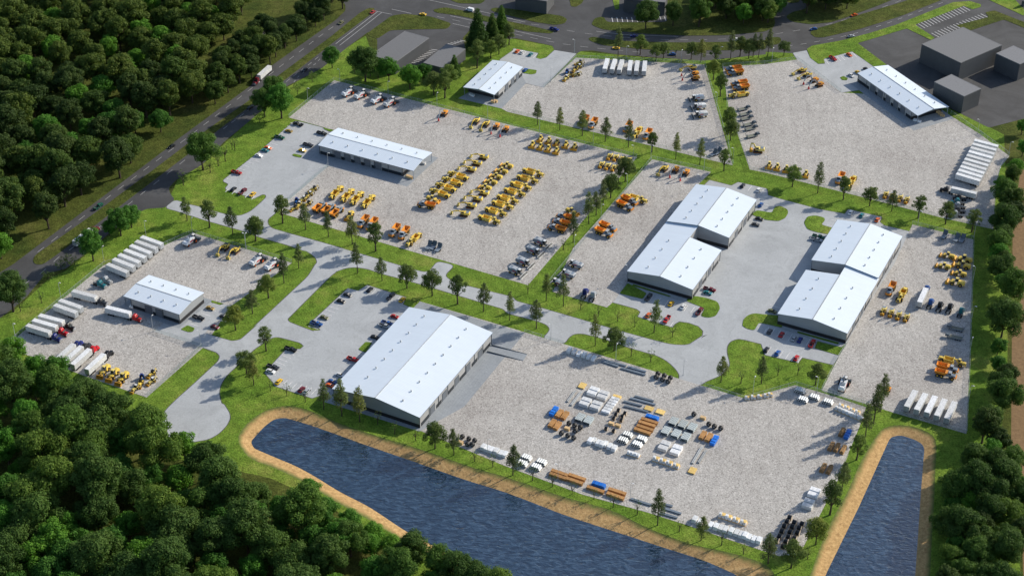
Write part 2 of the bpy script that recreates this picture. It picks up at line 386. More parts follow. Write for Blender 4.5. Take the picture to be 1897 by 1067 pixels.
site = [(-266.5,-38.5),(-243.2,-9.2),(-232.9,16.7),(-225.6,24.5),(-214.8,46.4),(-198.5,81.2),(-185.8,86),(-184.3,97),(-183.1,112.5),(-172.1,128.5),(-159.6,159.8),(-135.7,216.5),(-116.1,242.6),(-102.6,270.6),(-92.7,285.5),(-83.2,246.5),(-42,235.5),(-30.1,270.5),(-26,294.8),(1.5,281.9),(24.4,272.9),(42.1,265.8),(88.8,257.2),(155.8,266.1),(181.9,268.8),(210.1,267.6),(220.3,248),(250.5,202.2),(274.2,175.1),(280.9,166.1),(261.2,69.8),(231,-59.4),(215.6,-109.8),(219.2,-134.8),(191.3,-253.2),(31.4,-254.2),(-18.1,-215.9),(-38.1,-195.2),(-55,-170.3),(-79.4,-147.3),(-104.1,-132),(-121.1,-126.8),(-145.7,-119.9),(-165,-90.3),(-196.2,-80.8),(-233.4,-59.1)]
def bank(name, outer, inner):
    vs = [Vector(p) for p in outer+inner]; n = len(outer); m = len(inner)
    V, E, F, orig, *_ = delaunay_2d_cdt(vs, [(i, (i+1) % n) for i in range(n)]+[(n+i, n+(i+1) % m) for i in range(m)], [], 0, 1e-4)
    fs = []
    for f in F:
        c = (sum(V[i].x for i in f)/len(f), sum(V[i].y for i in f)/len(f))
        if inside(c, outer) and not inside(c, inner): fs.append(tuple(f))
    z = [-1.75 if any(k >= n for k in orig[i]) else 0 for i in range(len(V))]
    me = bpy.data.meshes.new(name); me.from_pydata([(v.x, v.y, z[i]) for i, v in enumerate(V)], [], fs); me.materials.append(G['sand_bank'])
    o = link(name, me); o['kind'] = 'structure'
bank('pond_bank', bank1, water1); bank('pond_bank', bank2, water2)
sheet('site_lawn', site, .004, G['lawn_grass'], holes=(bank1, bank2))
def grow(p, d):
    n = len(p); ar = sum(p[i-1][0]*p[i][1]-p[i][0]*p[i-1][1] for i in range(n)); s = 1 if ar > 0 else -1; out = []
    for i in range(n):
        t = (Vector(p[(i+1) % n])-Vector(p[i-1])).normalized(); out.append((p[i][0]+t.y*d*s, p[i][1]-t.x*d*s))
    return out
sheet('pond_water', grow(water1, .6), -1.6, G['water']); sheet('pond_water', grow(water2, .6), -1.6, G['water'])
sheet('field', [(284,136.2),(263.5,69.8),(222.4,-104.2),(218.4,-138.3),(207.6,-189.5),(192.7,-255.8),(273.6,-255.3),(407,137.4)], .006, G['ploughed_soil'])

def paved(name, pts, z, mat, r=0):
    sheet(name, pts, z, mat, r)
    k = rounded(grow(rounded(pts, r, 4) if r else pts, .38), .2, 2)
    me = ribbon(rounded(pts, r, 4) if r else list(pts), k, .0075+.0003*len([o for o in bpy.data.objects if o.name.startswith('kerb')]))
def ribbon(a, k, z):
    me = cdt([k], (), z, G['kerb_stone']); o = link('kerb', me); o['kind'] = 'structure'
# outer public roads (dark asphalt)
west_road = [(-125.5,440),(-113.6,386.7),(-111.9,337),(-108.9,329),(-108.2,321),(-113.4,307.3),(-145.8,247.6),(-155.8,227.4),(-156.3,220.5),(-193,150.3),(-190.5,153.7),(-253.3,30.4),(-281.4,-12.4),(-267.4,-63.5),(-248.9,-16),(-243.8,-6.9),(-239.9,2.4),(-235.3,21.5),(-226,26.4),(-220,37.5),(-210.2,59.2),(-198.8,79.1),(-194.5,83.2),(-185.5,84),(-181.3,92.2),(-184.9,98.4),(-186.6,104),(-183.9,112.5),(-172.1,128.5),(-163.4,153.6),(-147.6,186.7),(-135.9,218.2),(-116.1,242.6),(-102.6,270.6),(-91.3,291.2),(-78.2,316.4),(-70.9,327.4),(-73.7,379.2)]
sheet('west_road', west_road, .010, G['dark_asphalt'], r=2)
sheet('north_road', [(-95.2,440.4),(455.2,447.2),(379.2,195.3),(296.8,184.8),(274,174),(250.8,203.9),(220.3,248),(214.6,264),(191,258.3),(172.9,265),(155.9,267),(156.4,263.4),(117.1,254.5),(88.9,258.1),(63.9,262.4),(48.9,267.3),(42.1,266.7),(39,262.6),(25.6,267),(24.4,273.5),(1.5,283.4),(-3.7,281.9),(-8.6,289.3),(-26,297.7),(-31.7,283.4),(-29.7,270.5),(-42,235.5),(-66.2,239.6),(-82.8,246.5),(-85.1,281),(-91.7,290.3)], .014, G['dark_asphalt'], r=1.5)
KZ = .018
def island(name, pts, mat='lawn_grass', r=1.5, z=KZ, up=.14): return sheet(name, pts, z, G[mat], r=r, up=up)
for p, r in (([(-89.7,324.8),(-93.3,324.8),(-98.5,318.2),(-114.8,283.4),(-143.9,228),(-155.8,200.5),(-174.1,168.5),(-185,148.4),(-199.4,120.2),(-221.3,78.9),(-244,38.5),(-244.3,33.6),(-242.4,30.1),(-238.5,29.7),(-233.9,37.1),(-202.9,98),(-179,144.4),(-168.1,167.4),(-137.2,226.4),(-110.9,278.4),(-89.8,318.9)], 3),
    ([(-85.1,281),(-92.8,287.4),(-78.1,313.9),(-70.3,316.5),(-52.6,312.8),(-39.2,303.3),(-41.5,295.6),(-60.5,294.8),(-77.7,293.3)], 3),
    ([(-52.1,322.7),(-44.3,326.3),(-30.9,320.9),(-14.1,312.3),(-3.8,306.9),(13.6,299.1),(26,292.5),(23.8,289.7),(9.2,292.3),(-3.7,297.9),(-10.5,302.6),(-35.1,314.4),(-50.2,318.7)], 2),
    ([(-3.9,325.2),(9.3,321.4),(31.2,314.7),(34.6,309.9),(32.7,304.1),(26.6,301.7),(13.6,305.8),(-3.8,315.3),(-12.4,319.8),(-15.1,323.7),(-12.5,326.1)], 2),
    ([(-44.8,340.2),(-18,337.1),(-21.4,331.6),(-35.6,332.2)], 2), ([(36.3,342.8),(47,342.9),(44.5,332.8),(40.3,327.7),(37.3,328.7)], 2), ([(64.5,343.1),(69.4,343.2),(68.3,324.6),(65.7,324)], 1),
    ([(49.4,302.3),(52.2,312.1),(57.9,314.1),(59.4,306.3),(79,306.1),(98.2,306.7),(99.5,351.7),(166.8,352.5),(170.3,352.6),(167.7,320.2),(166.9,305.6),(165.3,299.8),(159,294),(133.9,288.6),(108,287.8),(82.4,290.3),(56.8,295.7)], 3),
    ([(46.9,283.3),(49.5,285.8),(64.7,280.7),(81.7,279.1),(107.3,278.4),(133,279.6),(158.7,282.3),(158.1,286.1),(167.6,286.6),(168,281.9),(165.5,276.7),(156.8,274.7),(157.3,270.7),(131.9,268.2),(106.4,267.4),(81.1,268.9),(55.9,274.2),(48.4,279.6)], 2),
    ([(174.5,314.8),(179.9,322.3),(189.3,326.4),(195.5,352.8),(263.2,353.6),(248.4,341.2),(237,331.9),(214,314.9),(202.4,307.3),(188.9,304.5),(177.6,308.2)], 3),
    ([(188.6,296.2),(187.3,291.5),(189.8,286.2),(195,286.3),(220.1,298.5),(249.5,317.2),(283.8,343.6),(262.2,343.4),(253.1,337.2),(223.4,318.9),(203.8,305),(192.5,299.1)], 2),
    ([(170.1,343.3),(188.9,343.5),(185.7,336),(180.6,334.7)], 1.5),
    ([(182.4,270.6),(186.1,275),(205.5,282.3),(225.3,292.9),(243.7,304.5),(263,319.3),(278.6,331.4),(287,337.6),(298.1,339.3),(304.2,334.7),(303.5,330.7),(297.3,327.2),(292.5,332),(255.9,304.7),(265,286.7),(261.8,283.5),(249.7,299.4),(215.2,278.7),(228.6,249.8),(219.9,248),(210.1,267.6),(190.9,257.4),(190.9,251.9),(186.6,250.8),(182.7,259.2)], 1),
    ([(304.4,322.8),(311.1,325.8),(326.4,309.3),(344.6,295.7),(341.8,284.5),(324.4,301.2),(314.3,312.7),(288,296),(281.9,304),(305.5,316.3)], 1.5),
    ([(307.5,345.9),(327.3,346.1),(330.8,328),(328.4,318.1)], 1), ([(284.6,252.2),(297.5,261.3),(297.3,256.8),(287.6,250.5)], .5)):
    island('grass_island', p, 'verge_grass' if r != 1 else 'lawn_grass', r)
# inner light paving
paved('service_road', [(-185.5,84),(-181.3,92.2),(-174,87.8),(-165.5,84.6),(-156.1,79.5),(-148.4,76.7),(-144.1,76.6),(-139.5,80.4),(-135.6,87.9),(-132.6,95),(-133,97.5),(-134.9,98.1),(-139.1,93.6),(-138.2,93.3),(-156.4,103.1),(-154.2,108.5),(-158.7,111.3),(-142.2,142.8),(-126,178),(-121,176),(-108.3,169.9),(-91.9,146.7),(-102.1,127.3),(-121.2,90.3),(-123.1,84.9),(-127,77.4),(-129.1,73.4),(-129.1,70.7),(-128,67.2),(-125.5,64.2),(-113.4,58.4),(-98.5,51.5),(-82.3,43.4),(-88.2,46.2),(-74.3,39.4),(-49.2,26.7),(-44.3,24.9),(-41.6,26.1),(-38.1,34.8),(-29.3,31.1),(-33.2,23.8),(-33.5,21.3),(-31,17.7),(-24,13.6),(0.4,3.6),(1.8,0.3),(15.2,-5.9),(31.1,-13.7),(53.2,-24.7),(67.3,-31.2),(76.2,-34.9),(84,-35.4),(103.9,-18.7),(110.9,-27.5),(111.8,-31),(108.7,-29.8),(104.5,-32),(102.5,-36.3),(101.9,-41.7),(102.4,-47),(102.3,-51.2),(100.3,-54.9),(96.7,-59.1),(90,-63.3),(87.5,-66),(77.8,-61.4),(78.4,-58.7),(77.3,-54.6),(73.9,-48.3),(69.1,-43.6),(56.5,-37.8),(43.8,-30.3),(34.1,-26.3),(30.1,-26.6),(27.4,-29.4),(25,-35),(15,-30.2),(17.6,-25.6),(18.5,-22.8),(17.1,-19.5),(13.1,-16.7),(-2.2,-10.1),(-4,-6.6),(-26.5,4.7),(-45.2,14),(-57.8,19.9),(-64.9,22.9),(-73.5,27.7),(-79.8,29.1),(-84.6,28.2),(-89.2,24.8),(-102.6,21.3),(-99.6,28.7),(-99.3,33.6),(-100.4,37.3),(-103.2,41),(-108.9,45.4),(-102.5,41.1),(-115.9,48.8),(-131.7,56.3),(-139.2,61.2),(-162.2,72.1),(-178,80.7)], .018, G['light_paving'], r=3)
paved('service_road', [(-99.2,34.8),(-87.9,26.3),(-91.6,20.8),(-109.3,-16.1),(-108,-18.3),(-101.7,-22.2),(-96.1,-25.4),(-77.5,-35.7),(-87.6,-67.3),(-99.1,-37.2),(-101,-34.8),(-114,-29.5),(-122.5,-40.4),(-128.8,-53.1),(-133.1,-61.4),(-134.6,-68.6),(-134.2,-74.6),(-132.2,-81.1),(-130.9,-81.8),(-127.5,-88.2),(-126.8,-92),(-127.6,-96.9),(-130.4,-102.6),(-134.2,-106.4),(-141.7,-108.5),(-147.8,-108.6),(-153.4,-103.7),(-156.9,-96.1),(-157.5,-87.9),(-153.2,-78.5),(-147.8,-68.7),(-137.9,-49.5),(-137.7,-45.7),(-139.5,-42.9),(-147.2,-38.9),(-146.8,-26.3),(-145.4,-28.7),(-137.6,-33),(-133.6,-33.9),(-129.8,-32.8),(-122.5,-19.4),(-124.7,-22.4),(-102.6,20.7)], .022, G['light_paving'], r=4)
paved('car_park', [(-95.4,-25.2),(-92.3,-24.9),(-92.5,-23.8),(-98.2,-19.9),(-81.8,10.4),(-76.5,8.2),(-72.5,13.2),(-52.5,2.8),(-53.7,-3.1),(-50.3,-5.6),(-38.8,-24.4),(-79.6,-70.1),(-91.2,-77),(-109.4,-68.1),(-110.5,-65.4),(-115.1,-58.3),(-107,-39.7),(-100.5,-40),(-98.8,-37.2)], .026, G['light_paving'])
paved('car_park', [(-148.1,-0.9),(-138.1,-5.6),(-146.1,-23.9),(-147.5,-28),(-133.6,-33.9),(-136,-44.7),(-139.5,-42.9),(-147.2,-38.9),(-172.1,-26.5),(-164.6,-11.9)], .050, G['light_paving'])
paved('courtyard', [(107.9,114.9),(119.3,109.3),(123.4,112.9),(138.1,106.4),(138.3,104),(138,99.8),(142.1,97.1),(164,85.7),(176.9,81.3),(179.4,85.8),(196,78.6),(194,73.9),(195.7,70.3),(208,64.8),(198,31.1),(160.3,-32.8),(155.2,-42.8),(151.1,-50),(150,-49.5),(137.5,-44.5),(134.8,-48.2),(120,-42.6),(119.3,-34),(111.8,-30.8),(108.7,-29.8),(103.4,-23.2),(92,-27.7),(88.8,-32.7),(84,-35.4),(91.8,-27.7),(92.4,-23.8),(90.5,-20),(86.1,-17.2),(81.5,-16.1),(79.1,-18.1),(77.7,-20.9),(61.5,-12.3),(63.1,-8.4),(61.5,-6.1),(56.9,-3.8),(49.6,-0.4),(58,16.7),(75.1,47.7),(92.6,91)], .030, G['light_paving'], r=.5)
paved('car_park', [(-8.3,254.4),(-0.2,266.8),(0.2,269.3),(15.4,263.3),(13.7,257.3),(16.6,255.2),(20.4,257.4),(25.6,267.4),(39,263),(18.3,219.3),(7.3,224.5),(-3.3,219.6)], .050, G['light_paving'], r=.5)
paved('car_park', [(173,265.4),(181.9,268.8),(182.7,259.2),(186.6,250.8),(190.8,251.2),(190.4,257.1),(209.7,267.6),(220.3,248),(207.3,218.4),(195.3,214.9),(174.4,256.9)], .051, G['light_paving'], r=.5)
# gravel storage yards
YARDS = [
 [(-129.7,181.7),(-107.3,227),(69.6,139),(8,13.9),(-50,42.8),(-123.3,79.4),(-121.2,90.3),(-102.1,127.3),(-91.9,146.7),(-107.9,170.3)],
 [(-6.6,193.5),(-3.3,211.2),(7.3,224),(18.3,219.3),(38.4,257.6),(116.9,249.5),(122.2,130.6),(74.3,153.5),(-3.2,189.7)],
 [(127.7,247),(153.9,250.4),(174.5,256.7),(195.3,214.9),(222.4,211.9),(256.6,184.7),(268.7,164.1),(267,167.2),(278.5,142.2),(270.3,129.6),(264.1,112.3),(252.7,67.2),(226.8,78.6),(196.2,94.6),(139.2,123.2),(131.2,126.3),(126.4,195.9),(126.8,215.9)],
 [(77.9,136.7),(109.5,123.5),(101.6,110.6),(92.6,91),(67.6,40.1),(58,17.3),(50.4,0.4),(46.7,-4.8),(20.2,8.3),(31.4,47.3)],
 [(211,71.4),(240,57.3),(234.1,31.4),(214,-55.4),(203.4,-100),(173.3,-85.3),(164.2,-80.4),(143,-69.6),(155.2,-43),(159.3,-34.9),(160.3,-32.8),(180,6.9),(195.1,34.8)],
 [(-45.7,-0.4),(0.5,-22.7),(87.5,-66),(107,-75.6),(131.5,-65.6),(147.8,-73.6),(161.6,-81.6),(156.1,-96),(148.4,-113.9),(137,-138.3),(149,-113.1),(141,-132.1),(131.1,-152.1),(120.8,-172.9),(118.5,-177.4),(110,-178.5),(90.8,-169.1),(73.3,-160.1),(57.8,-152.7),(30.8,-141.7),(-2.5,-123.4),(-41.1,-99.5)],
 [(-240.8,-40.2),(-233.7,-24.3),(-207.3,29.6),(-179.8,47.9),(-166.7,59.9),(-112.1,32.5),(-138.1,-5.4),(-146.6,-38.9),(-166.9,-77.1),(-198.5,-61.4),(-218.7,-50.4)]]
for k, p in enumerate(YARDS): sheet('gravel_yard', p, .034+.002*k, G['gravel'])
# concrete aprons round the halls
for k, p in enumerate(([(-45.5,-0.7),(6.1,-26.5),(-21.5,-82.7),(-41,-100.3),(-85.3,-79.7),(-82.5,-69.2)], [(-117.7,135.9),(-102.1,127.6),(-57.2,106.6),(-41.5,137.4),(-104.5,167.2)],
    [(-192.9,-6.7),(-160.6,-24),(-147.7,-0.6),(-179.1,14.8)], [(-32.3,205.5),(-6.6,193.5),(7.9,224.8),(1.5,247.4)], [(202,226.5),(230.1,170.2),(256.3,184.4),(231.5,235.8)])):
    sheet('concrete_apron', p, .052+.002*k, G['slab_concrete'])
for p, r in (([(85.5,1.1),(89.9,5.4),(95.9,3.8),(101.7,0.4),(102.4,-5.2),(99.5,-11.8),(95.7,-13.2),(92.1,-11.7),(94.9,-5.2)], 2), ([(60.6,15.3),(79.1,4.8),(78,4.3),(60.2,13.8)], .3), ([(58,16.1),(67,7.3),(64.7,2.4),(53.4,7)], 1),
    ([(134.5,83.1),(138.1,82),(140.6,88.2),(143.3,89.1),(146.9,85.5),(146.9,82.1),(144.7,77),(140.7,73.8),(133.6,75),(127.1,80.1),(130.3,84.5)], 1.6), ([(153.9,72.8),(156.6,78.6),(161,79.7),(165.4,77.5),(165.4,74.9),(162.8,70.7),(169.3,67),(166.3,61.1),(159.1,63.4),(154.8,66.3)], 1.6),
    ([(111.6,-19.8),(112.8,-14.2),(115.7,-10.5),(118.8,-9.2),(124.5,-10.3),(130.3,-10.8),(131.1,-21.2),(126.7,-19.3),(122.8,-17.9),(120.1,-16.9),(117.1,-23.3),(114.1,-22.2)], 1.6), ([(137.7,-23.7),(156.7,-32.8),(155.6,-34.2),(137.8,-25.3)], .3), ([(146.4,-31.8),(157.1,-36.6),(160.3,-32.8),(155.1,-42.8),(144.3,-37.3)], .6),
    ([(5.8,237.2),(9,242.5),(14.4,241),(13.8,236.6),(11,235.5)], .8), ([(197.3,233.7),(199.7,235.5),(201.9,232.6),(200.9,230),(198.1,230.3)], .6), ([(-123.4,139.2),(-122.5,140.8),(-117.7,138.9),(-118,136.5),(-121.7,137.7)], .5), ([(-108.5,169.9),(-102.2,167.3),(-104.3,165.2),(-108.1,168.3)], .5),
    ([(-159.7,-24.8),(-156.9,-21.4),(-152.9,-23.8),(-153.5,-26.7),(-155.6,-27)], .8), ([(-148.2,-0.6),(-141.7,-3.5),(-143.6,-4.5),(-148.1,-2.4)], .5), ([(-72.9,-40),(-69.8,-34),(-66.5,-34.7),(-69.2,-42.6)], .8)):
    island('grass_island', p, 'lawn_grass', r, .062, .12)
# sidewalks in front of the office ends
for p in ([(57.9,15.3),(60.6,15.3),(78,4.3),(85.5,0.7),(92.9,-3.5),(94.4,-5.2),(94.9,-3.8),(86.3,2.2),(79.1,5.7)], [(122.8,-17.9),(126.7,-19.3),(137.5,-25.3),(146.2,-31.3),(157.2,-36.3),(158.1,-34.8),(146.5,-29.1),(131.1,-21.2)]):
    sheet('footpath', p, .06, G['light_paving'], up=.1)

# painted markings
def dashes(name, pts, step=11.3, L=5.2, w=.3, z=.04):
    thickline([((p-d*L/2)[:], (p+d*L/2)[:]) for p, d in along(pts, step)], w, z, name, 'worn_line_paint')
dashes('lane_marking', [(-109.8,305.4),(-116.2,294.4),(-121.3,284.7),(-159.7,208.4),(-174.4,178.9),(-188.8,150.2),(-213.9,101.6),(-242.3,43.6),(-247.4,33.5)])
dashes('lane_marking', [(-173.8,153.1),(-183.2,131.7),(-197.8,102.5),(-212.7,72.3),(-227,44.4),(-232.2,35.5),(-237.1,23.3),(-242.4,14.8),(-252,-3.5)], 12)
dashes('lane_marking', [(-113.6,269.5),(-124.1,247.8),(-134.1,228.5),(-149.2,199.7),(-164.9,169.8)], 8, 4)
dashes('lane_marking', [(-114.8,264.1),(-120.8,247.8),(-129.2,232),(-131.6,223.3)], 6, 2.5)
dashes('lane_marking', [(-46.4,311.9),(-32.3,305.7),(-19.1,299.6),(5.8,286.6),(19.8,280.3),(32.5,275.4),(43.9,272.2),(54,269.9),(66.6,267.5),(78.8,265.3),(100.1,262.8),(122.8,262.1)], 11)
dashes('lane_marking', [(2.3,305.7),(17.1,301.4),(30.8,295.8),(42.8,291.2),(58.1,287.2),(86.2,282.8),(102.4,282.1),(116.1,282.6),(128.2,283.3),(142,284.4)], 12)
dashes('lane_marking', [(167.8,291.8),(181.6,296.7),(195.1,302),(207.1,308.4),(219.3,315.3),(231,323.3),(242.4,332),(253.6,340.2),(264.3,349.5)], 12)
dashes('lane_marking', [(172.1,274.9),(182.7,278),(194,282.2),(204.5,286.6),(214.7,291.8),(225.5,298.4),(235.5,304.6),(244.9,311.3),(254.5,318.3),(263.9,325.3),(273.5,332.4),(282.4,339.1)], 9.5, 4)
def solid(pts, w=.4): thickline([(pts[i], pts[i+1]) for i in range(len(pts)-1)], w, .044, 'edge_line', 'worn_line_paint')
for p in ([(-87.6,319.3),(-110.6,274.2)], [(-84.5,318.9),(-107.9,272.4)], [(-88.6,320.3),(-78.2,315.9)], [(-78.6,323.4),(-65.5,317.2)], [(-40.4,314.3),(-25.4,307.3)], [(-38.7,303.3),(-26.9,297.6)], [(-56.3,337.7),(-26.6,323.6),(-0.4,310.5)], [(-3.8,311.4),(7.5,305.7)],
          [(1.5,293.2),(23.7,282.5)], [(52.4,293.4),(69.4,289.2),(103.6,286.8)]): solid(p)
def stalls(p, n, v, w=.4):
    """n+1 stall lines between the two points of p, each line being the vector of v long"""
    dv = Vector(v[1])-Vector(v[0]); a, b = Vector(p[0]), Vector(p[1])
    return [((a.lerp(b, k/n))[:], (a.lerp(b, k/n)+dv)[:]) for k in range(n+1)]
S = []
S += stalls([(-128.1,175.6),(-144.9,133.5)], 11, [(-128.1,175.6),(-123.5,173.3)]) + stalls([(-111.2,163.3),(-119.2,146.4)], 5, [(-111.2,163.3),(-106.7,161)])
S += stalls([(-142.4,142.8),(-157.2,114.2)], 8, [(-147,133.9),(-142.9,131.7)]) + stalls([(-153.6,104.3),(-138.6,96.8)], 4, [(-151.7,100.8),(-153.3,96.6)])
S += stalls([(-82.9,8.4),(-98.4,-21.6)], 11, [(-89.8,-6.8),(-84.9,-9.1)]) + stalls([(-70.3,10.8),(-52.8,2.2)], 7, [(-62.9,7.6),(-65,2.7)])
S += stalls([(-55,-5.6),(-64.8,-25.2)], 5, [(-59.3,-13.4),(-55.2,-15.3)]) + stalls([(-68,-31.8),(-83.9,-66.2)], 9, [(-68,-31.8),(-64.3,-33.6)])
S += stalls([(-106.4,-39.7),(-114.6,-57.7)], 7, [(-108.5,-43.5),(-103.7,-46.1)]) + stalls([(-106.3,-62.8),(-89.8,-70.3)], 7, [(-105.1,-63.3),(-107.1,-67.4)])
S += stalls([(-147.1,-3.2),(-156.3,-19.7)], 4, [(-151.8,-10.4),(-147.1,-12.7)]) + stalls([(-137.9,-6.5),(-145.1,-21.9)], 3, [(-142.9,-18.5),(-138.7,-20.1)])
S += stalls([(70.3,5.6),(81.1,-0.1)], 3, [(70.3,5.6),(68,0.6)]) + stalls([(86.6,-2.8),(93,-5.8)], 2, [(86.6,-2.8),(84.2,-7.6)]) + stalls([(65.3,-10),(78.5,-16.7)], 4, [(65.3,-10),(63.4,-14)])
S += stalls([(95.1,9.9),(92.6,5)], 1, [(95.1,9.9),(99.6,7.6)]) + stalls([(119.9,-20.3),(123.2,-21.7)], 1, [(119.9,-20.3),(118.2,-24.2)])
S += stalls([(127.3,110.8),(136.8,105.7)], 3, [(127.3,110.8),(124.6,105.8)]) + stalls([(132.9,91.4),(125.3,75.1)], 3, [(127,77.8),(131.2,75.8)])
S += stalls([(182.7,83.5),(195.3,76.5)], 4, [(182.7,83.5),(179.8,79.5)]) + stalls([(156.2,55.2),(162.8,52.1)], 1, [(156.2,55.2),(155.6,54)]) + stalls([(168.4,75.6),(165.8,70.6)], 1, [(168.4,75.6),(171.1,74.6)])
S += stalls([(124.5,-20.4),(145.8,-31.3)], 8, [(126.6,-22.3),(124,-27.6)]) + stalls([(123.6,-36.4),(137.3,-43.8)], 5, [(131.8,-41.1),(129.2,-46.2)]) + stalls([(127.3,-2.3),(130.2,-12)], 2, [(127.3,-2.3),(132.1,-4.8)])
S += stalls([(1.5,269),(14.6,261.8)], 4, [(8.3,265.8),(5.9,260.8)]) + stalls([(191.6,256.6),(209.9,266.7)], 7, [(195.3,259.3),(196.9,253)]) + stalls([(203.2,239.9),(200.9,235.5)], 1, [(202.8,237.2),(205.6,233.8)])
S += stalls([(255.9,304.7),(292,331.6)], 16, [(255.9,304.7),(259.1,298.4)]) + stalls([(264.1,293.3),(301.2,320.8)], 16, [(264.1,293.3),(267.8,287.7)])
S += stalls([(63.1,313.2),(78.9,313.3)], 5, [(63.1,313.2),(63.5,306.4)]) + stalls([(71.8,329.5),(79.8,329.6)], 3, [(71.8,329.5),(72.2,323.5)]) + stalls([(90.9,315.4),(96.9,314.5)], 2, [(90.9,315.4),(91.4,309.6)])
S += stalls([(-46.9,266.6),(-58.8,249.4)], 9, [(-46.9,266.6),(-50.8,267.5)]) + stalls([(-29.9,278.8),(-37.4,274.1)], 4, [(-29.9,278.8),(-33.3,280)])
thickline(S, .42, .078, 'parking_stall_lines')

# ------------------------------------------------------------------ buildings
def hall(name, label, cx, cy, yaw, L, Wd, eave, ridge, open_a=0, open_b=0, doors=(), bands=(), gables=(1, 1), vents=8, pitch_vent=.5, group=None, roofmat=None):
    """gabled hall: local X along the ridge. open_a/open_b: open canopy lengths at the -X / +X ends."""
    r = empty(name, cx, cy, yaw); tag(r, label, 'warehouse', group)
    x0, x1 = -L/2+.5+open_a, L/2-.5-open_b; w = Wd/2-.45
    prof = [(-w, 0), (w, 0), (w, eave-.12), (0, ridge-.14), (-w, eave-.12)]
    def body(bm):
        a = [bm.verts.new((x0, y, z)) for y, z in prof]; b = [bm.verts.new((x1, y, z)) for y, z in prof]
        for i in range(1, 5): bm.faces.new((a[i-1], b[i-1], b[i], a[i])) if i == 2 or i == 0 else None
        bm.faces.new((a[0], a[1], b[1], b[0])); bm.faces.new((a[4], b[4], b[0], a[0]))
        bm.faces.new((a[2], a[3], b[3], b[2])); bm.faces.new((a[3], a[4], b[4], b[3]))
    link('side_walls', mesh('side_walls', WALL, body), r)
    def gab(xp):
        return lambda bm: bm.faces.new([bm.verts.new((xp, y, z)) for y, z in prof])
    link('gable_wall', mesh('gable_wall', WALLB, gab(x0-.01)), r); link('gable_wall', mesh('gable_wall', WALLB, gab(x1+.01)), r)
    # roof: two slabs with overhang, ridge cap on top
    for s in (-1, 1):
        def slab(bm, s=s):
            X0, X1 = -L/2, L/2; y1 = s*Wd/2; n = max(2, int(L/1.2))
            t = .18
            q = [bm.verts.new(p) for p in ((X0, 0, ridge), (X1, 0, ridge), (X1, y1, eave), (X0, y1, eave), (X0, 0, ridge-t), (X1, 0, ridge-t), (X1, y1, eave-t), (X0, y1, eave-t))]
            for f in ((0, 1, 2, 3), (7, 6, 5, 4), (2, 3, 7, 6), (0, 3, 7, 4), (1, 2, 6, 5)): bm.faces.new([q[i] for i in f])
        link('roof', mesh('roof', roofmat or ROOF, slab), r)
    link('ridge_cap', mesh('ridge_cap', P['lamp_grey'], X([(-L/2, ridge-.02), (L/2, ridge-.02), (L/2, ridge+.12), (-L/2, ridge+.12)], -.22, .22)), r)
    for s in (-1, 1):
        link('gutter', mesh('gutter', P['steel'], B(0, s*(Wd/2+.06), eave-.12, L, .14, .2)), r)
    # dark masonry bands, low on the walls (x from, x to) per side; whole gable ends
    bh = 2.0
    for s in (-1, 1):
        for a, b in bands:
            a, b = x0+(x1-x0)*a, x0+(x1-x0)*b
            link('base_band', mesh('base_band', BAND, B((a+b)/2, s*(w+.04), bh/2, b-a, .1, bh)), r)
            n = max(1, int((b-a)/2.2))
            link('window_strip', mesh('window_strip', P['glass'], B((a+b)/2, s*(w+.1), bh*.62, (b-a)*.94, .06, bh*.5), *[B(a+(b-a)*(.03+.94*k/n), s*(w+.14), bh*.62, .1, .04, bh*.54) for k in range(n+1)]), r)
        for a in doors:
            a = x0+(x1-x0)*a
            d = link('roller_door', mesh('roller_door', DOOR, B(a, s*(w+.05), 2.1, 3.8, .12, 4.2)), r)
            link('door_frame', mesh('door_frame', P['dark_steel'], B(a-2.0, s*(w+.08), 2.15, .14, .16, 4.3), B(a+2.0, s*(w+.08), 2.15, .14, .16, 4.3), B(a, s*(w+.08), 4.37, 4.14, .16, .14)), d)
        nd = max(3, int((x1-x0)/8.5))
        for k in range(nd+1):
            xx = x0+.15+(x1-x0-.3)*k/nd
            if all(abs(xx-(x0+(x1-x0)*a)) > 2.3 for a in doors):
                link('downpipe', mesh('downpipe', P['dark_steel'], B(xx, s*(w+.13), eave/2, .22, .16, eave-.3)), r)
    for g, xx, s in ((gables[0], x0, -1), (gables[1], x1, 1)):
        if g: link('base_band', mesh('base_band', BAND, B(xx+s*.06, 0, bh/2, .1, 2*w+.2, bh)), r)
    for o_, xe, s in ((open_a, -L/2+.35, -1), (open_b, L/2-.35, 1)):
        if o_:
            for y in (-w+.1, w-.1): link('canopy_post', mesh('canopy_post', P['steel'], B(xe, y, eave/2, .28, .28, eave-.2)), r)
            link('canopy_beam', mesh('canopy_beam', P['steel'], BEAM((xe, -w, eave-.45), (xe, 0, ridge-.45), .2, .35), BEAM((xe, 0, ridge-.45), (xe, w, eave-.45), .2, .35)), r)
    cap = mesh('roof_vent', P['lamp_grey'], C(0, 0, .35, .28, .7, 'z', 10), C(0, 0, .8, .5, .22, 'z', 10, .2))
    for s in (-1, 1):
        for k in range(vents):
            xx = -L/2+L*(k+.7)/(vents+.4); y = s*Wd/2*pitch_vent
            link('roof_vent', cap, r, (xx, y, ridge-(ridge-eave)*pitch_vent-.05), (0, 0, 0))
    return r
def cz(x, y, h): k = 1-h/500; return x*k, (y)*k-700
rad = math.radians
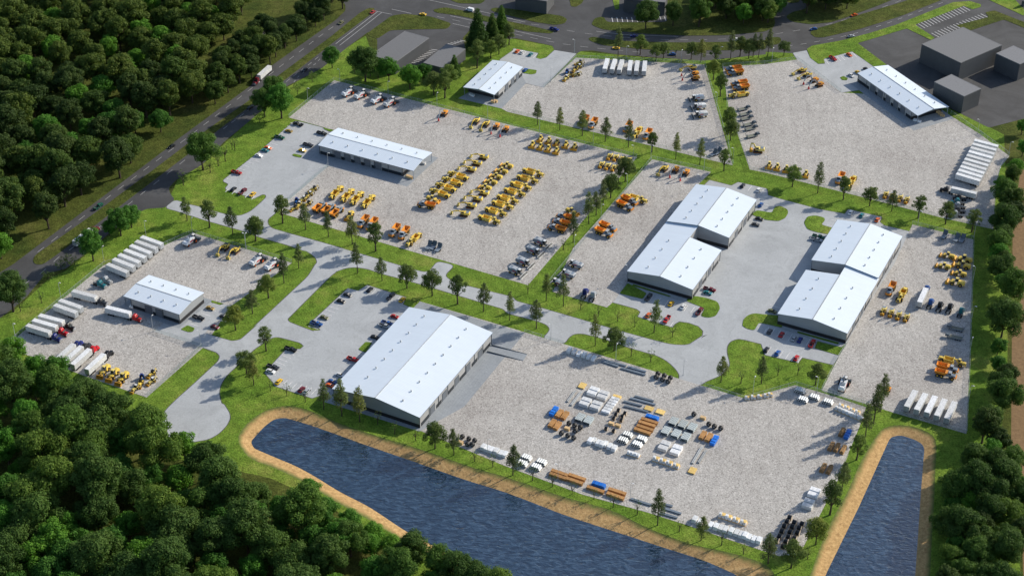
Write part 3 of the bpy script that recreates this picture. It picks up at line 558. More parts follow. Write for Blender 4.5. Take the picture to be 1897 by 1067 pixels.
# centre coordinates (at ground scale, from the camera foot), corrected to the eave height
big_c = cz(-45.94, 652.1, 6.6)
hall('large_warehouse', 'largest white-roofed warehouse, beside the pond and material yard', big_c[0], big_c[1], rad(63.5), 71.3, 45.6, 6.6, 9.6, doors=(.17, .33, .5, .66, .83), bands=((.02, .12), (.22, .29), (.38, .46), (.54, .62), (.71, .79), (.88, .98)), vents=9)
def twin(tagname, lab_f, lab_r, front, rear, link_side):
    fx, fy = cz(front[0], front[1], 6.5); rx, ry = cz(rear[0], rear[1], 7.4)
    a = hall('warehouse', lab_f, fx, fy, rad(63.4), front[2], front[3], 6.5, 9.0, doors=(.3, .62), bands=((.04, .22), (.38, .52), (.72, .95)), vents=4)
    b = hall('warehouse', lab_r, rx, ry, rad(63.4), rear[2], rear[3], 7.4, 10.0, doors=(.3, .62), bands=((.04, .22), (.38, .52), (.72, .95)), vents=5)
    # linking bay: half of the front profile carried back to the rear hall
    d = Vector((rx-fx, ry-fy)); e = Vector((math.cos(rad(63.4)), math.sin(rad(63.4)))); gap = d.dot(e)-rear[2]/2-front[2]/2+.4
    s = link_side; w = front[3]/2
    r = a
    X0, X1 = front[2]/2+.005, front[2]/2+gap+.3
    link('link_bay_roof', mesh('link_bay_roof', ROOF, lambda bm: [bm.faces.new([v[i] for i in f]) for v in [[bm.verts.new(p) for p in ((X0, 0, 8.99), (X1, 0, 8.99), (X1, s*w, 6.49), (X0, s*w, 6.49), (X0, 0, 8.8), (X1, 0, 8.8), (X1, s*w, 6.3), (X0, s*w, 6.3))]] for f in ((0, 1, 2, 3), (7, 6, 5, 4), (2, 3, 7, 6))]), r)
    link('link_bay_wall', mesh('link_bay_wall', WALL, B((X0+X1)/2, s*(w-.5), 3.15, X1-X0-.1, .12, 6.3), B((X0+X1)/2, s*.1, 4.35, X1-X0-.1, .12, 8.7)), r)
    return a, b
twin('mid', 'front half of the paired halls between gravel yard and central courtyard', 'rear half of the paired halls, at the west side of the central courtyard', (83.1, 736.5, 39.3, 35.3), (106.6, 784.3, 41, 34.6), 1)
twin('east', 'front half of the eastern paired halls, above the shaded parking row', 'rear half of the eastern paired halls, beside the east gravel yard', (155.4, 701.8, 42, 35), (178.4, 748.9, 42, 34.8), -1)
x_, y_ = cz(-77.6, 847.4, 6)
hall('service_hall', 'long narrow white-roofed hall north of the rows of yellow machines', x_, y_, rad(-26.3), 60.9, 21.8, 5.6, 6.9, open_b=6.5, doors=(.22, .34, .46, .58, .71), bands=((.01, .20), (.265, .315), (.385, .435), (.505, .555), (.63, .68), (.755, .99)), gables=(0, 1), vents=6)
x_, y_ = cz(-172.7, 704.7, 6.2)
hall('service_hall', 'small white-roofed hall in the western truck yard', x_, y_, rad(-26.8), 33.4, 20.6, 6.0, 7.2, open_a=3.4, doors=(.36, .58), bands=((.03, .28), (.45, .5), (.66, .98)), vents=4)
x_, y_ = cz(-11.8, 932.9, 6)
hall('service_hall', 'small white-roofed hall under tall conifers at the northern yard', x_, y_, rad(63.9), 38.4, 20.6, 5.6, 6.8, open_a=5.2, doors=(.35, .6, .8), bands=((.02, .2), (.26, .3), (.45, .53), (.68, .74), (.88, .98)), vents=5)
x_, y_ = cz(232.6, 919.7, 6)
hall('service_hall', 'white-roofed hall beside the dark grey buildings, upper right', x_, y_, rad(-62.6), 57.7, 22.8, 5.6, 7.2, open_b=5, doors=(.28, .43, .57, .71, .84), bands=((.01, .22), (.34, .38), (.49, .53), (.63, .67), (.76, .8), (.9, .99)), vents=6)

def block(label, q, h, z=0):
    """dark flat-roofed neighbour; q = three roof corners at roof height (front-left, front, right)"""
    a, b, c = map(Vector, q); d = a+c-b
    ctr = (a+c)/2; yaw = math.atan2(b.y-a.y, b.x-a.x); L = (b-a).length; Wd = (c-b).length
    n = Vector((-math.sin(yaw), math.cos(yaw)))
    r = empty('office_block', ctr.x, ctr.y, yaw); tag(r, label, 'building')
    link('walls', mesh('walls', GREYWALL, B(0, 0, h/2-.2, L, Wd, h-.4)), r)
    link('roof', mesh('roof', GREYROOF, B(0, 0, h-.1, L-.5, Wd-.5, .7)), r)
    link('parapet', mesh('parapet', GREYROOF, B(0, Wd/2-.1, h+.05, L+.1, .3, .5), B(0, -Wd/2+.1, h+.05, L+.1, .3, .5), B(L/2-.1, 0, h+.05, .3, Wd-.5, .5), B(-L/2+.1, 0, h+.05, .3, Wd-.5, .5)), r)
block('broad dark grey flat-roofed block beside the striped car park, upper right', [(248.5,254.7),(267.3,230.6),(298,252.9)], 12)
block('low dark grey box building behind the upper right hall', [(247.5,208.4),(261.3,191),(273.7,199.8)], 11)
block('dark grey building cut off by the right edge of the picture', [(291.8,245.1),(302.9,231.2),(316.6,240.4)], 11)
block('long grey flat-roofed building beside the west road junction', [(-83.5,242.7),(-68.2,233.6),(-54.7,268.3)], 8)
block('small grey flat-roofed building shaded by tall conifers', [(-53.8,236.1),(-41.9,229.8),(-29.5,254.7)], 7)
block('grey building at the top edge above the grass verge', [(1.4,323.6),(21.5,316.9),(26.1,332)], 9)
block('small grey shed in the meadow beyond the west road', [(-168.7,275.9),(-160.8,272.3),(-156.9,287.3)], 4)
block('dark building at the top edge, above the small striped car park', [(68.9,322.4),(94.9,317.1),(101.8,328.8)], 9)
block('pale grey building at the top right corner of the picture', [(329.7,332.8),(330.9,331.4),(337.6,335.9)], 4)

# loading ramp beside the large warehouse
rp = [(-10.6,-38.9),(6.4,-45.7)]; yaw = hd(rp); r = empty('loading_ramp', *mid(rp), yaw); tag(r, 'sunken concrete loading ramp beside the largest warehouse', 'ramp')
L_ = (Vector(rp[1])-Vector(rp[0])).length
link('ramp_surface', mesh('ramp_surface', MATS['slab_concrete'], B(0, 0, .09, L_, 5.0, .06)), r)
for s in (-1, 1): link('retaining_wall', mesh('retaining_wall', P['dark_steel'], X([(-L_/2, 0), (L_/2, 0), (L_/2, .15), (-L_/2, .6)], s*2.7-.15, s*2.7+.15)), r)

# ------------------------------------------------------------------ fences
post_me = mesh('post', P['lamp_grey'], C(0, 0, 1.1, .05, 2.2, 'z', 6))
def fence(label, pts):
    r = empty('mesh_fence', *pts[0]); tag(r, label, 'fence', 'chain-link fences round the gravel yards'); x0, y0 = pts[0]
    co, fs = [], []
    for i in range(len(pts)-1):
        (a, b), (c, d) = pts[i], pts[i+1]; k = len(co)
        co += [(a-x0, b-y0, .1), (c-x0, d-y0, .1), (c-x0, d-y0, 2.1), (a-x0, b-y0, 2.1)]; fs.append((k, k+1, k+2, k+3))
    me = bpy.data.meshes.new('wire_mesh'); me.from_pydata(co, [], fs); me.materials.append(MATS['chain_link']); link('wire_mesh', me, r)
    link('top_rail', mesh('top_rail', P['lamp_grey'], *[BEAM((pts[i][0]-x0, pts[i][1]-y0, 2.12), (pts[i+1][0]-x0, pts[i+1][1]-y0, 2.12), .06) for i in range(len(pts)-1)]), r)
    tot = sum((Vector(pts[i+1])-Vector(pts[i])).length for i in range(len(pts)-1))
    for p, d in along(pts, max(4.5, tot/95)): link('post', post_me, r, (p.x-x0, p.y-y0, 0))
fence('chain-link fence along the north-west side of the central machine yard', [(-129.7,181.7),(-107.3,227),(-42.2,194.3),(-0,171.5),(20.3,162.3),(69.6,139),(65.7,129.6)])
fence('chain-link fence south of the upper middle yard, above the long grass strip', [(-3.2,190),(74.3,153.8),(122.3,130.3),(121.5,161.8),(120.4,183),(117,249.9),(38.9,257.1),(18.3,219)])
fence('chain-link fence round the upper right yard', [(122.1,152.3),(126.8,215.9),(127.7,247.3),(154,250.8),(174.5,256.9),(195.3,214.9)])
fence('chain-link fence along the dark car park, upper right', [(251.3,198.1),(268.7,164.1),(267.1,167.6),(278.5,142.5),(270.4,129.6),(264.2,112.3),(252.8,66.9),(226.8,78.3),(196.1,94.3),(139.2,122.9),(131.1,126.1),(127,186.2)])
fence('chain-link fence of the narrow yard east of the central strip', [(20.2,8.3),(16.1,10.4),(31.2,42.3),(77.9,137),(109.6,123.8)])
fence('chain-link fence along the east side of the eastern yard', [(210.9,71.6),(240.2,57.4),(234.3,31.4),(214.1,-55.4),(203.4,-100.2),(173.3,-85.5)])
fence('chain-link fence from the courtyard down to the material yard', [(161.1,-32.3),(155.2,-43.1),(142.9,-69.6),(164.2,-80.6)])
fence('chain-link fence around the north edge of the material yard', [(6.1,-26.2),(25,-35.3)])
fence('chain-link fence between the material yard and the pine lawn', [(87.5,-66.3),(106.9,-76.4),(131.6,-65.4),(161.8,-81.4)])
fence('chain-link fence along the west side of the western truck yard', [(-240.8,-40.2),(-233.7,-24.3),(-207.3,29.6),(-179.8,47.7),(-166.7,60),(-111.9,32.5)])
fence('chain-link fence along the short drive of the western truck yard', [(-172.1,-26.5),(-147.2,-38.7),(-166.8,-77.3)])
fence('chain-link fence between the car park and the upper left yard', [(-102.1,127.6),(-121.2,90.3)])

# ------------------------------------------------------------------ street lamps
K = Kit('street_lamp')
K.add('pole', P['lamp_grey'], C(0, 0, 4.5, .11, 9.0, 'z', 8, .07))
a_ = K.add('lamp_arm', P['lamp_grey'], BEAM((0, 0, 8.95), (.9, 0, 9.1), .09))
K.add('lamp_head', P['white'], B(1.0, 0, 9.12, .95, .42, .18, .8, .8), parent=None)
K.add('base_plate', P['steel'], B(0, 0, .1, .45, .45, .2, .8, .8))
lamps = [(-237.4,-32.6),(-172.6,-26.5),(-147.9,-38.3),(-223.1,1.4),(-188.8,-63.9),(-103.5,223.6),(-73.9,209.6),(-44.4,195.1),(-14.6,181.6),(-120.6,200.8),(-166.8,59.6),(-137.3,45.8),(-190.8,57.5),(-207.8,32.7),(20.2,-132.8),(-10.3,-115.9),(49.1,-47.3),(140.5,-71.1),(209.2,-76.6),(192.8,-94.3),(197.7,-5.7),(223.7,-14.6),(217.2,-41),(231.7,19.2),(213.6,70.7),(240.7,59.2),(266,167.2),(278,142.7),(265.2,113.7),(140.1,124.7),(15.3,165.4),(45.4,152.3),(37.8,263.9),(69.4,256.1),(102.5,250.2),(119.4,197.6),(126.9,255.9),(22.6,226.7),(67.3,136.3),(77.1,137.1),(105.6,124.6),(62.2,106),(46.9,75.7),(32,45.1),(122.6,133.9),(99.4,106.3),(158.5,253.5),(18.7,-31.6),(80,-58.7),(111.1,-71.7),(57.8,18.5),(50.8,-144.3),(-137,45.4),(-53.3,45.6),(-102.1,127)]
near = ['by the western truck yard fence', 'in the western truck yard near the small hall', 'at the western yard gate', 'beside the west yard trailers', 'at the top of the west trailer row', 'at the left corner of the upper left yard', 'behind the four white harvesters',
 'above the lone orange boom machine', 'behind the yellow excavators on the grass strip', 'on the far left yard corner', 'beside the white harvester in the west yard', 'behind the second west excavator', 'on the lawn behind the west trailers', 'left of the lowest west trailer',
 'among the lumber stacks by the pond', 'by the white bags near the pond', 'above the steel beams on the small lawn', 'on the lawn beside the pipe stacks', 'at the right fence above the pond', 'between the five white trailers', 'beside the upright white trailer, east yard', 'on the east fence by the dark trailers',
 'on the east fence above the dump trucks', 'on the east fence by the loaders', 'on the lawn right of the parked cars, east halls', 'at the upper right corner of the east yard', 'beside the dark car park fence, upper right', 'at the far right yard corner', 'beside the long row of right trailers', 'next to the bulldozers, upper right yard',
 'on the grass strip left of the thin pines', 'above the bulldozer rows', 'at the northern road entrance', 'behind the six white trailers', 'behind the upper excavator', 'on the dividing strip by the grey harvesters', 'by the road above the orange dump trucks', 'beside the small tractors at the north gate', 'by the folded yellow excavators',
 'at the head of the diagonal grass strip', 'at the right corner of the narrow yard', 'half way along the diagonal grass strip', 'on the diagonal strip beside dump trucks', 'at the foot of the diagonal strip', 'on the grass corner near the dark machines', 'behind the paired halls, upper corner', 'at the left edge of the upper right yard',
 'on the avenue by the material yard gate', 'in the courtyard road junction', 'at the lower lawn by the pipe stacks', 'at the corner of the paired halls', 'beside the beams at the pond edge', 'right of the yellow west excavators', 'by the yellow scraper on the avenue', 'at the corner of the long hall apron']
for k, (x, y) in enumerate(lamps):
    K.put(x, y, rad(-26.5)+(k % 3)*1.57, 'grey street lamp '+near[k], 'street lamp', 'lamp posts around the site')

# ------------------------------------------------------------------ machines: each kind is a kit of parts, front towards +X
WH = {}
def wheel(r, w, rimc='rim'):
    k = (r, w, rimc)
    if k not in WH:
        WH[k] = (mesh('tyre', P['tyre'], C(0, 0, 0, r, w, 'y', 16), C(0, 0, 0, r*.93, w*1.08, 'y', 16)), mesh('rim', P[rimc], C(0, 0, 0, r*.52, w*1.16, 'y', 12), C(0, 0, 0, r*.2, w*1.3, 'y', 8)))
    return WH[k]
def wheels(K, spots, r, w, rimc='rim', parent=None, sub=True):
    t, m = wheel(r, w, rimc)
    for x, y in spots:
        i = K.add('wheel', None, me=t, loc=(x, y, r))
        if sub: K.add('rim', None, me=m, parent=i)
def glassbox(K, cx, cy, cz, sx, sy, sz, frame, roof, t=.85):
    c = K.add('cab', P['glass'], B(cx, cy, cz, sx, sy, sz, t, t))
    K.add('cab_frame', P[frame], *[BEAM((cx+a*sx/2, cy+b*sy/2, cz-sz/2), (cx+a*sx*t/2, cy+b*sy*t/2, cz+sz/2), .14) for a in (-1, 1) for b in (-1, 1)], B(cx, cy, cz-sz*.32, sx*1.02, sy*1.02, sz*.36), parent=c)
    K.add('cab_roof', P[roof], B(cx, cy, cz+sz/2+.08, sx*t*1.12, sy*t*1.12, .18, .92, .92), parent=c)
def track(K, y, x0, x1, w=.6, h=1.0, col='tyre'):
    r = h/2
    i = K.add('track', P[col], X([(x0+r*.5, 0), (x1-r*.5, 0), (x1, r*.7), (x1-.1, h*.85), (x1-r*.8, h), (x0+r*.8, h), (x0+.1, h*.85), (x0, r*.7)], y-w/2, y+w/2))
    K.add('track_roller', P['ochre'], *[C(x0+r+(x1-x0-2*r)*k/4, y, r*.75, r*.5, w*1.08, 'y', 8) for k in range(5)], parent=i)

def kit_dump():
    K = Kit('dump_truck')
    K.add('chassis', P['dark_steel'], B(-.4, 0, 1.25, 9.2, 1.1, .5), B(-2.2, 0, 1.0, 3.4, 2.0, .5), B(2.8, 0, 1.1, 2.2, 2.2, .6))
    h = K.add('hood', P['steel'], B(3.55, 0, 1.95, 2.5, 2.2, 1.1, .8, .82, -.15, .12))
    K.add('grille', P['orange'], B(4.95, 0, 1.5, .4, 2.5, .9, 1, .9, -.08), B(4.4, 1.2, 1.75, 1.3, .5, .25), B(4.4, -1.2, 1.75, 1.3, .5, .25), parent=h)
    glassbox(K, 1.9, 0, 2.75, 1.5, 2.1, 1.5, 'steel', 'silver')
    K.add('cab_deck', P['steel'], B(1.3, 0, 1.9, 2.8, 2.5, .5, .95, .95), B(.85, 0, 2.5, .5, 2.2, .9))
    b = K.add('dump_bed', P['orange'], TUB(-5.2, .5, 2.0, 3.1, 1.55, 3.25, .14, .9), B(.25, 0, 3.3, 1.1, 2.7, .14), X([(-5.2, 3.2), (-4.9, 3.25), (-4.3, 1.9), (-4.7, 1.9)], -1.5, 1.5))
    K.add('bed_liner', P['ochre'], B(-2.2, 0, 1.86, 4.2, 1.68, .05), parent=b)
    K.add('bed_rib', P['amber'], *[B(x, s*1.38, 2.4, .16, .2, 1.5) for x in (-4, -2.8, -1.6, -.4) for s in (-1, 1)], parent=b)
    wheels(K, [(x, s*1.25) for x in (3.4, -1.6, -3.5) for s in (-1, 1)], .88, .7)
    return K
def kit_scraper():
    K = Kit('wheel_scraper')
    t = K.add('tractor_body', P['yellow'], B(4.9, 0, 1.7, 3.6, 1.7, 1.3, .85, .8, 0, .15), B(6.6, 0, 1.35, .5, 2.2, .9, .8, .9), B(4.0, 0, 1.3, 2.4, 2.9, .5, .9, .9))
    K.add('radiator', P['dark_steel'], B(6.75, 0, 1.6, .2, 1.4, .9), parent=t)
    K.add('exhaust', P['black'], C(5.2, .5, 2.7, .12, .9, 'z', 8), parent=t)
    glassbox(K, 3.4, .35, 2.6, 1.3, 1.3, 1.4, 'yellow', 'pale_yellow')
    K.add('gooseneck', P['yellow'], BEAM((2.6, 0, 1.6), (2.1, 0, 3.0), .6, .7), BEAM((2.2, 0, 2.9), (.6, 0, 2.8), .5, .5), BEAM((.7, -1.6, 2.6), (.7, 1.6, 2.6), .4, .4), BEAM((.7, -1.65, 2.6), (-1.4, -1.7, 1.5), .25, .4), BEAM((.7, 1.65, 2.6), (-1.4, 1.7, 1.5), .25, .4))
    b = K.add('scraper_bowl', P['yellow'], TUB(-3.9, .9, 2.6, 3.1, .55, 2.5, .22, .5), B(.8, 0, .6, .4, 3.0, .35))
    K.add('bowl_floor', P['amber'], B(-1.5, 0, .92, 3.6, 2.15, .05), B(-3.15, 0, 1.6, .06, 2.2, 1.3), parent=b)
    K.add('apron', P['amber'], B(.55, 0, 1.5, .25, 2.55, 1.3), parent=b)
    K.add('rear_frame', P['yellow'], B(-4.9, 0, 1.7, 2.1, 1.9, 1.1, .75, .7, 0, .12), B(-6.0, 0, 1.5, .4, 2.4, .7), BEAM((-6.1, -.8, 1.3), (-6.1, .8, 1.3), .3))
    K.add('push_block', P['dark_steel'], B(-6.35, 0, 1.4, .3, 1.1, .8))
    wheels(K, [(4.3, 1.3), (4.3, -1.3), (-4.6, 1.15), (-4.6, -1.15)], .98, .75)
    return K
def excav(K, body, roofc, armc, bucketc, boom, arm, bucket, s=1.0, grapple=None):
    track(K, 1.25*s, -2.3*s, 2.3*s, .62*s, 1.0*s); track(K, -1.25*s, -2.3*s, 2.3*s, .62*s, 1.0*s)
    K.add('undercarriage', P['dark_steel'], B(0, 0, .75*s, 2.6*s, 1.9*s, .5*s), C(0, 0, 1.1*s, .8*s, .3*s, 'z', 14))
    b = K.add('upper_body', P[body], B(-1.5*s, 0, 1.85*s, 2.9*s, 2.8*s, 1.2*s, .95, .92, 0, .14*s), B(.3*s, -.95*s, 1.7*s, 1.6*s, .85*s, .9*s, .95, .9))
    K.add('counterweight', P[body], B(-2.85*s, 0, 1.75*s, .75*s, 2.75*s, 1.15*s, .8, .95, .1*s, .16*s), parent=b)
    K.add('engine_cover', P[roofc], B(-1.9*s, -.1*s, 2.5*s, 1.6*s, 2.1*s, .16*s, .95, .95), parent=b)
    glassbox(K, .45*s, .85*s, 2.35*s, 1.6*s, 1.0*s, 1.5*s, body, body)
    K.add('boom', P[armc], *[BEAM(p, q, .42*s, .6*s) for p, q in zip(boom[:-1], boom[1:])])
    K.add('dipper_arm', P[armc], *[BEAM(p, q, .34*s, .46*s) for p, q in zip(arm[:-1], arm[1:])])
    K.add('hydraulic_ram', P['dark_steel'], BEAM((1.0*s, 0, 1.5*s), ((boom[1][0]+boom[0][0])/2+.35, 0, (boom[1][2]+boom[0][2])/2-.1), .16), BEAM((boom[1][0], 0, boom[1][2]+.4), (arm[0][0]+.2, 0, arm[0][2]+.45), .14))
    x, z = bucket
    if grapple: K.add('grapple', P[grapple], B(x, 0, z, .8, .7, .9, .7, .7, 0, .08), B(x, 0, z-.6, 1.1, .95, .6, .7, .7), C(x, 0, z+.55, .25, .35, 'z', 8))
    else:
        K.add('bucket', P[bucketc], X([(x-.1, z+.55), (x-.75, z+.5), (x-1.0, z-.1), (x-.75, z-.6), (x-.05, z-.75), (x+.3, z-.45), (x-.25, z-.35), (x-.45, z+.05), (x-.15, z+.35)], -1.0*s, 1.0*s), B(x-.3, .96*s, z-.1, 1.3, .08, 1.2), B(x-.3, -.96*s, z-.1, 1.3, .08, 1.2))
    return K
def kit_excavator():
    return excav(Kit('excavator'), 'yellow', 'steel', 'yellow', 'pale_yellow', [(.8, 0, 1.8), (2.7, 0, 2.7), (4.9, 0, 2.3)], [(4.7, 0, 2.5), (6.9, 0, 1.5)], (7.2, .95))
def kit_excavator_dark():
    return excav(Kit('excavator'), 'yellow', 'dark_steel', 'yellow', 'pale_yellow', [(.8, 0, 1.9), (2.6, 0, 3.9), (4.9, 0, 3.4)], [(4.7, 0, 3.6), (6.9, 0, 1.4)], (7.2, .95))
def kit_loader_crane():
    return excav(Kit('material_handler'), 'orange', 'amber', 'silver', 'red', [(.8, 0, 1.9), (3.4, 0, 5.2), (5.6, 0, 5.6)], [(5.5, 0, 5.6), (7.6, 0, 2.4)], (7.7, 1.35), .95, 'scarlet')
def kit_folded():
    return excav(Kit('compact_excavator'), 'pale_yellow', 'steel', 'pale_yellow', 'amber', [(.8, 0, 1.8), (1.9, 0, 3.7), (3.0, 0, 3.9)], [(3.0, 0, 3.9), (3.3, 0, 1.3)], (3.2, .85), .85)
def kit_loader(): 
    K = Kit('wheel_loader')
    K.add('rear_body', P['yellow'], B(-2.0, 0, 1.8, 3.0, 1.9, 1.2, .9, .8, 0, .14), B(-3.4, 0, 1.4, .5, 2.1, 1.0, .9, .9), B(-1.8, 0, 1.2, 2.8, 2.5, .3))
    K.add('front_frame', P['yellow'], B(1.3, 0, 1.35, 1.6, 1.3, 1.1, .8, .8), B(1.5, 0, 1.75, .9, 2.4, .25))
    glassbox(K, -.2, 0, 2.6, 1.4, 1.4, 1.5, 'dark_steel', 'pale_yellow')
    a = K.add('lift_arm', P['yellow'], BEAM((1.2, .55, 1.9), (3.3, .55, .8), .22, .4), BEAM((1.2, -.55, 1.9), (3.3, -.55, .8), .22, .4), BEAM((1.2, 0, 1.7), (2.8, 0, 1.5), .25, .3))
    K.add('bucket', P['amber'], X([(3.2, .2), (4.5, .12), (4.5, .22), (3.5, .45), (3.3, 1.0), (3.75, 1.45), (3.6, 1.5), (3.0, 1.05)], -1.45, 1.45), B(3.75, 1.42, .7, 1.1, .08, .9, .5), B(3.75, -1.42, .7, 1.1, .08, .9, .5), parent=a)
    wheels(K, [(1.5, 1.15), (1.5, -1.15), (-1.9, 1.15), (-1.9, -1.15)], .8, .6)
    return K
def kit_dozer():
    K = Kit('bulldozer')
    track(K, 1.15, -2.0, 1.9, .6, 1.1); track(K, -1.15, -2.0, 1.9, .6, 1.1)
    K.add('body', P['yellow'], B(.9, 0, 1.7, 2.1, 1.25, 1.1, .9, .85, 0, .12), B(-1.4, 0, 1.55, 1.2, 1.7, .9, .9, .9))
    K.add('exhaust', P['black'], C(1.0, .3, 2.5, .08, .7, 'z', 8))
    glassbox(K, -.7, 0, 2.45, 1.3, 1.4, 1.4, 'yellow', 'pale_yellow')
    K.add('push_arm', P['yellow'], BEAM((-.6, 1.55, .6), (2.7, 1.45, .6), .22, .3), BEAM((-.6, -1.55, .6), (2.7, -1.45, .6), .22, .3))
    K.add('blade', P['amber'], X([(2.6, .05), (2.9, .1), (2.72, .7), (2.95, 1.45), (2.75, 1.45), (2.5, .75)], -1.9, 1.9))
    K.add('ripper', P['dark_steel'], B(-2.3, 0, .9, .4, 1.6, .3), BEAM((-2.5, .5, .9), (-2.7, .5, .2), .15), BEAM((-2.5, -.5, .9), (-2.7, -.5, .2), .15))
    return K
def kit_tractor(body='pale_yellow', roof='white', arm=True):
    K = Kit('backhoe_loader' if arm else 'tractor')
    K.add('hood', P[body], B(1.1, 0, 1.4, 1.9, 1.0, .8, .85, .8, 0, .1), B(-.6, 0, 1.0, 1.9, 1.5, .5))
    K.add('fender', P[body], B(-.9, .85, 1.75, 1.2, .5, .15), B(-.9, -.85, 1.75, 1.2, .5, .15))
    glassbox(K, -.6, 0, 2.0, 1.2, 1.3, 1.4, 'black', roof)
    if arm:
        a = K.add('loader_arm', P[body], BEAM((.4, .7, 1.7), (2.7, .7, .6), .16, .25), BEAM((.4, -.7, 1.7), (2.7, -.7, .6), .16, .25))
        K.add('loader_bucket', P['amber'], X([(2.6, .15), (3.5, .1), (2.95, .5), (3.1, 1.0), (2.6, .7)], -1.1, 1.1), parent=a)
        b = K.add('backhoe_arm', P[body], BEAM((-1.6, 0, 1.0), (-2.5, 0, 2.7), .25, .3), BEAM((-2.5, 0, 2.7), (-3.3, 0, 1.0), .2, .25))
        K.add('backhoe_bucket', P['dark_steel'], B(-3.2, 0, .7, .6, .6, .6, .6, .9), parent=b)
    wheels(K, [(-.95, .9), (-.95, -.9)], .75, .45); wheels(K, [(1.5, .75), (1.5, -.75)], .5, .32)
    return K
def kit_combine(body='steel', white='silver'):
    K = Kit('combine_harvester')
    b = K.add('body', P[body], X([(-4.2, 1.6), (-4.4, 2.9), (-3.4, 3.5), (1.6, 3.55), (1.9, 2.9), (1.7, 1.2), (-2.6, 1.1)], -1.45, 1.45))
    K.add('grain_tank_cover', P[white], B(-.6, 0, 3.65, 2.6, 2.5, .3, .9, .85), B(-3.2, 0, 3.35, 1.7, 2.3, .3, .8, .9), parent=b)
    K.add('side_stripe', P['scarlet'], X([(-1.6, 2.2), (-.9, 2.75), (1.2, 2.45), (1.2, 2.15)], -1.5, -1.46), X([(-1.6, 2.2), (-.9, 2.75), (1.2, 2.45), (1.2, 2.15)], 1.46, 1.5), parent=b)
    K.add('unloading_auger', P['offwhite'], BEAM((1.2, 1.6, 3.2), (-3.9, 1.75, 3.5), .36))
    glassbox(K, 2.6, 0, 3.0, 1.5, 1.9, 1.6, 'black', 'white')
    K.add('feeder_house', P['dark_steel'], BEAM((2.2, 0, 1.5), (4.6, 0, .8), 1.3, .7))
    h = K.add('header', P['offwhite'], X([(4.5, .2), (4.5, 1.25), (4.7, 1.25), (4.8, .4), (5.9, .12)], -3.3, 3.3))
    K.add('header_reel', P['black'], *[BEAM((5.35+.42*math.cos(t), -3.1, .85+.42*math.sin(t)), (5.35+.42*math.cos(t), 3.1, .85+.42*math.sin(t)), .13) for t in (0, 1.26, 2.51, 3.77, 5.03)], C(5.35, 0, .85, .1, 6.3, 'y', 8), parent=h)
    wheels(K, [(1.2, 1.7), (1.2, -1.7)], .95, .75); wheels(K, [(-3.0, 1.3), (-3.0, -1.3)], .62, .45)
    return K
def kit_forage():
    K = Kit('forage_harvester')
    b = K.add('body', P['white'], X([(-3.9, 1.1), (-4.1, 2.1), (-2.9, 2.7), (1.4, 3.1), (1.7, 2.6), (1.5, 1.1), (-2.6, 1.0)], -1.3, 1.3), B(-3.1, 0, 2.55, 1.6, 1.9, .5, .8, .8))
    K.add('engine_grille', P['steel'], B(-1.7, 0, 2.98, 1.7, 1.9, .2), parent=b)
    K.add('side_stripe', P['scarlet'], X([(-2.0, 1.5), (-1.2, 2.3), (.9, 2.1), (.9, 1.75)], -1.36, -1.31), X([(-2.0, 1.5), (-1.2, 2.3), (.9, 2.1), (.9, 1.75)], 1.31, 1.36), parent=b)
    glassbox(K, 2.0, 0, 2.9, 1.6, 1.8, 1.6, 'dark_steel', 'white')
    K.add('discharge_spout', P['dark_steel'], BEAM((-.1, 0, 3.0), (-.5, 0, 4.0), .4), BEAM((-.5, 0, 4.0), (2.4, .2, 4.3), .4, .3))
    K.add('pickup_header', P['dark_steel'], B(3.8, 0, .8, 1.5, 3.6, .9, .6, 1), C(4.6, 0, .6, .45, 3.6, 'y', 10), B(3.9, 2.1, .9, 1.6, .7, 1.3, .7, .8), B(3.9, -2.1, .9, 1.6, .7, 1.3, .7, .8))
    wheels(K, [(1.4, 1.75), (1.4, -1.75)], 1.05, .85, 'carorange'); wheels(K, [(-2.9, 1.2), (-2.9, -1.2)], .7, .45, 'carorange')
    return K
def kit_trailer(L=13.6):
    K = Kit('box_trailer')
    b = K.add('cargo_box', P['offwhite'], B(0, 0, 2.6, L, 2.6, 2.8))
    K.add('roof_panel', P['white'], B(0, 0, 4.03, L-.1, 2.5, .08), parent=b)
    K.add('rear_door', P['silver'], B(-L/2-.02, .64, 2.6, .06, 1.2, 2.6), B(-L/2-.02, -.64, 2.6, .06, 1.2, 2.6), parent=b)
    K.add('side_rail', P['lamp_grey'], B(0, 1.31, 1.25, L, .05, .16), B(0, -1.31, 1.25, L, .05, .16), B(0, 1.31, 3.95, L, .05, .12), B(0, -1.31, 3.95, L, .05, .12), parent=b)
    K.add('chassis', P['dark_steel'], B(0, 0, 1.05, L*.95, 1.0, .3), B(L*.28, .8, .6, .25, .2, 1.1), B(L*.28, -.8, .6, .25, .2, 1.1), B(-L/2+.2, 0, .7, .15, 2.3, .2))
    wheels(K, [(-L/2+x, s*1.0) for x in (1.7, 3.0, 4.3) for s in (-1, 1)], .5, .5, 'alloy', sub=False)
    return K
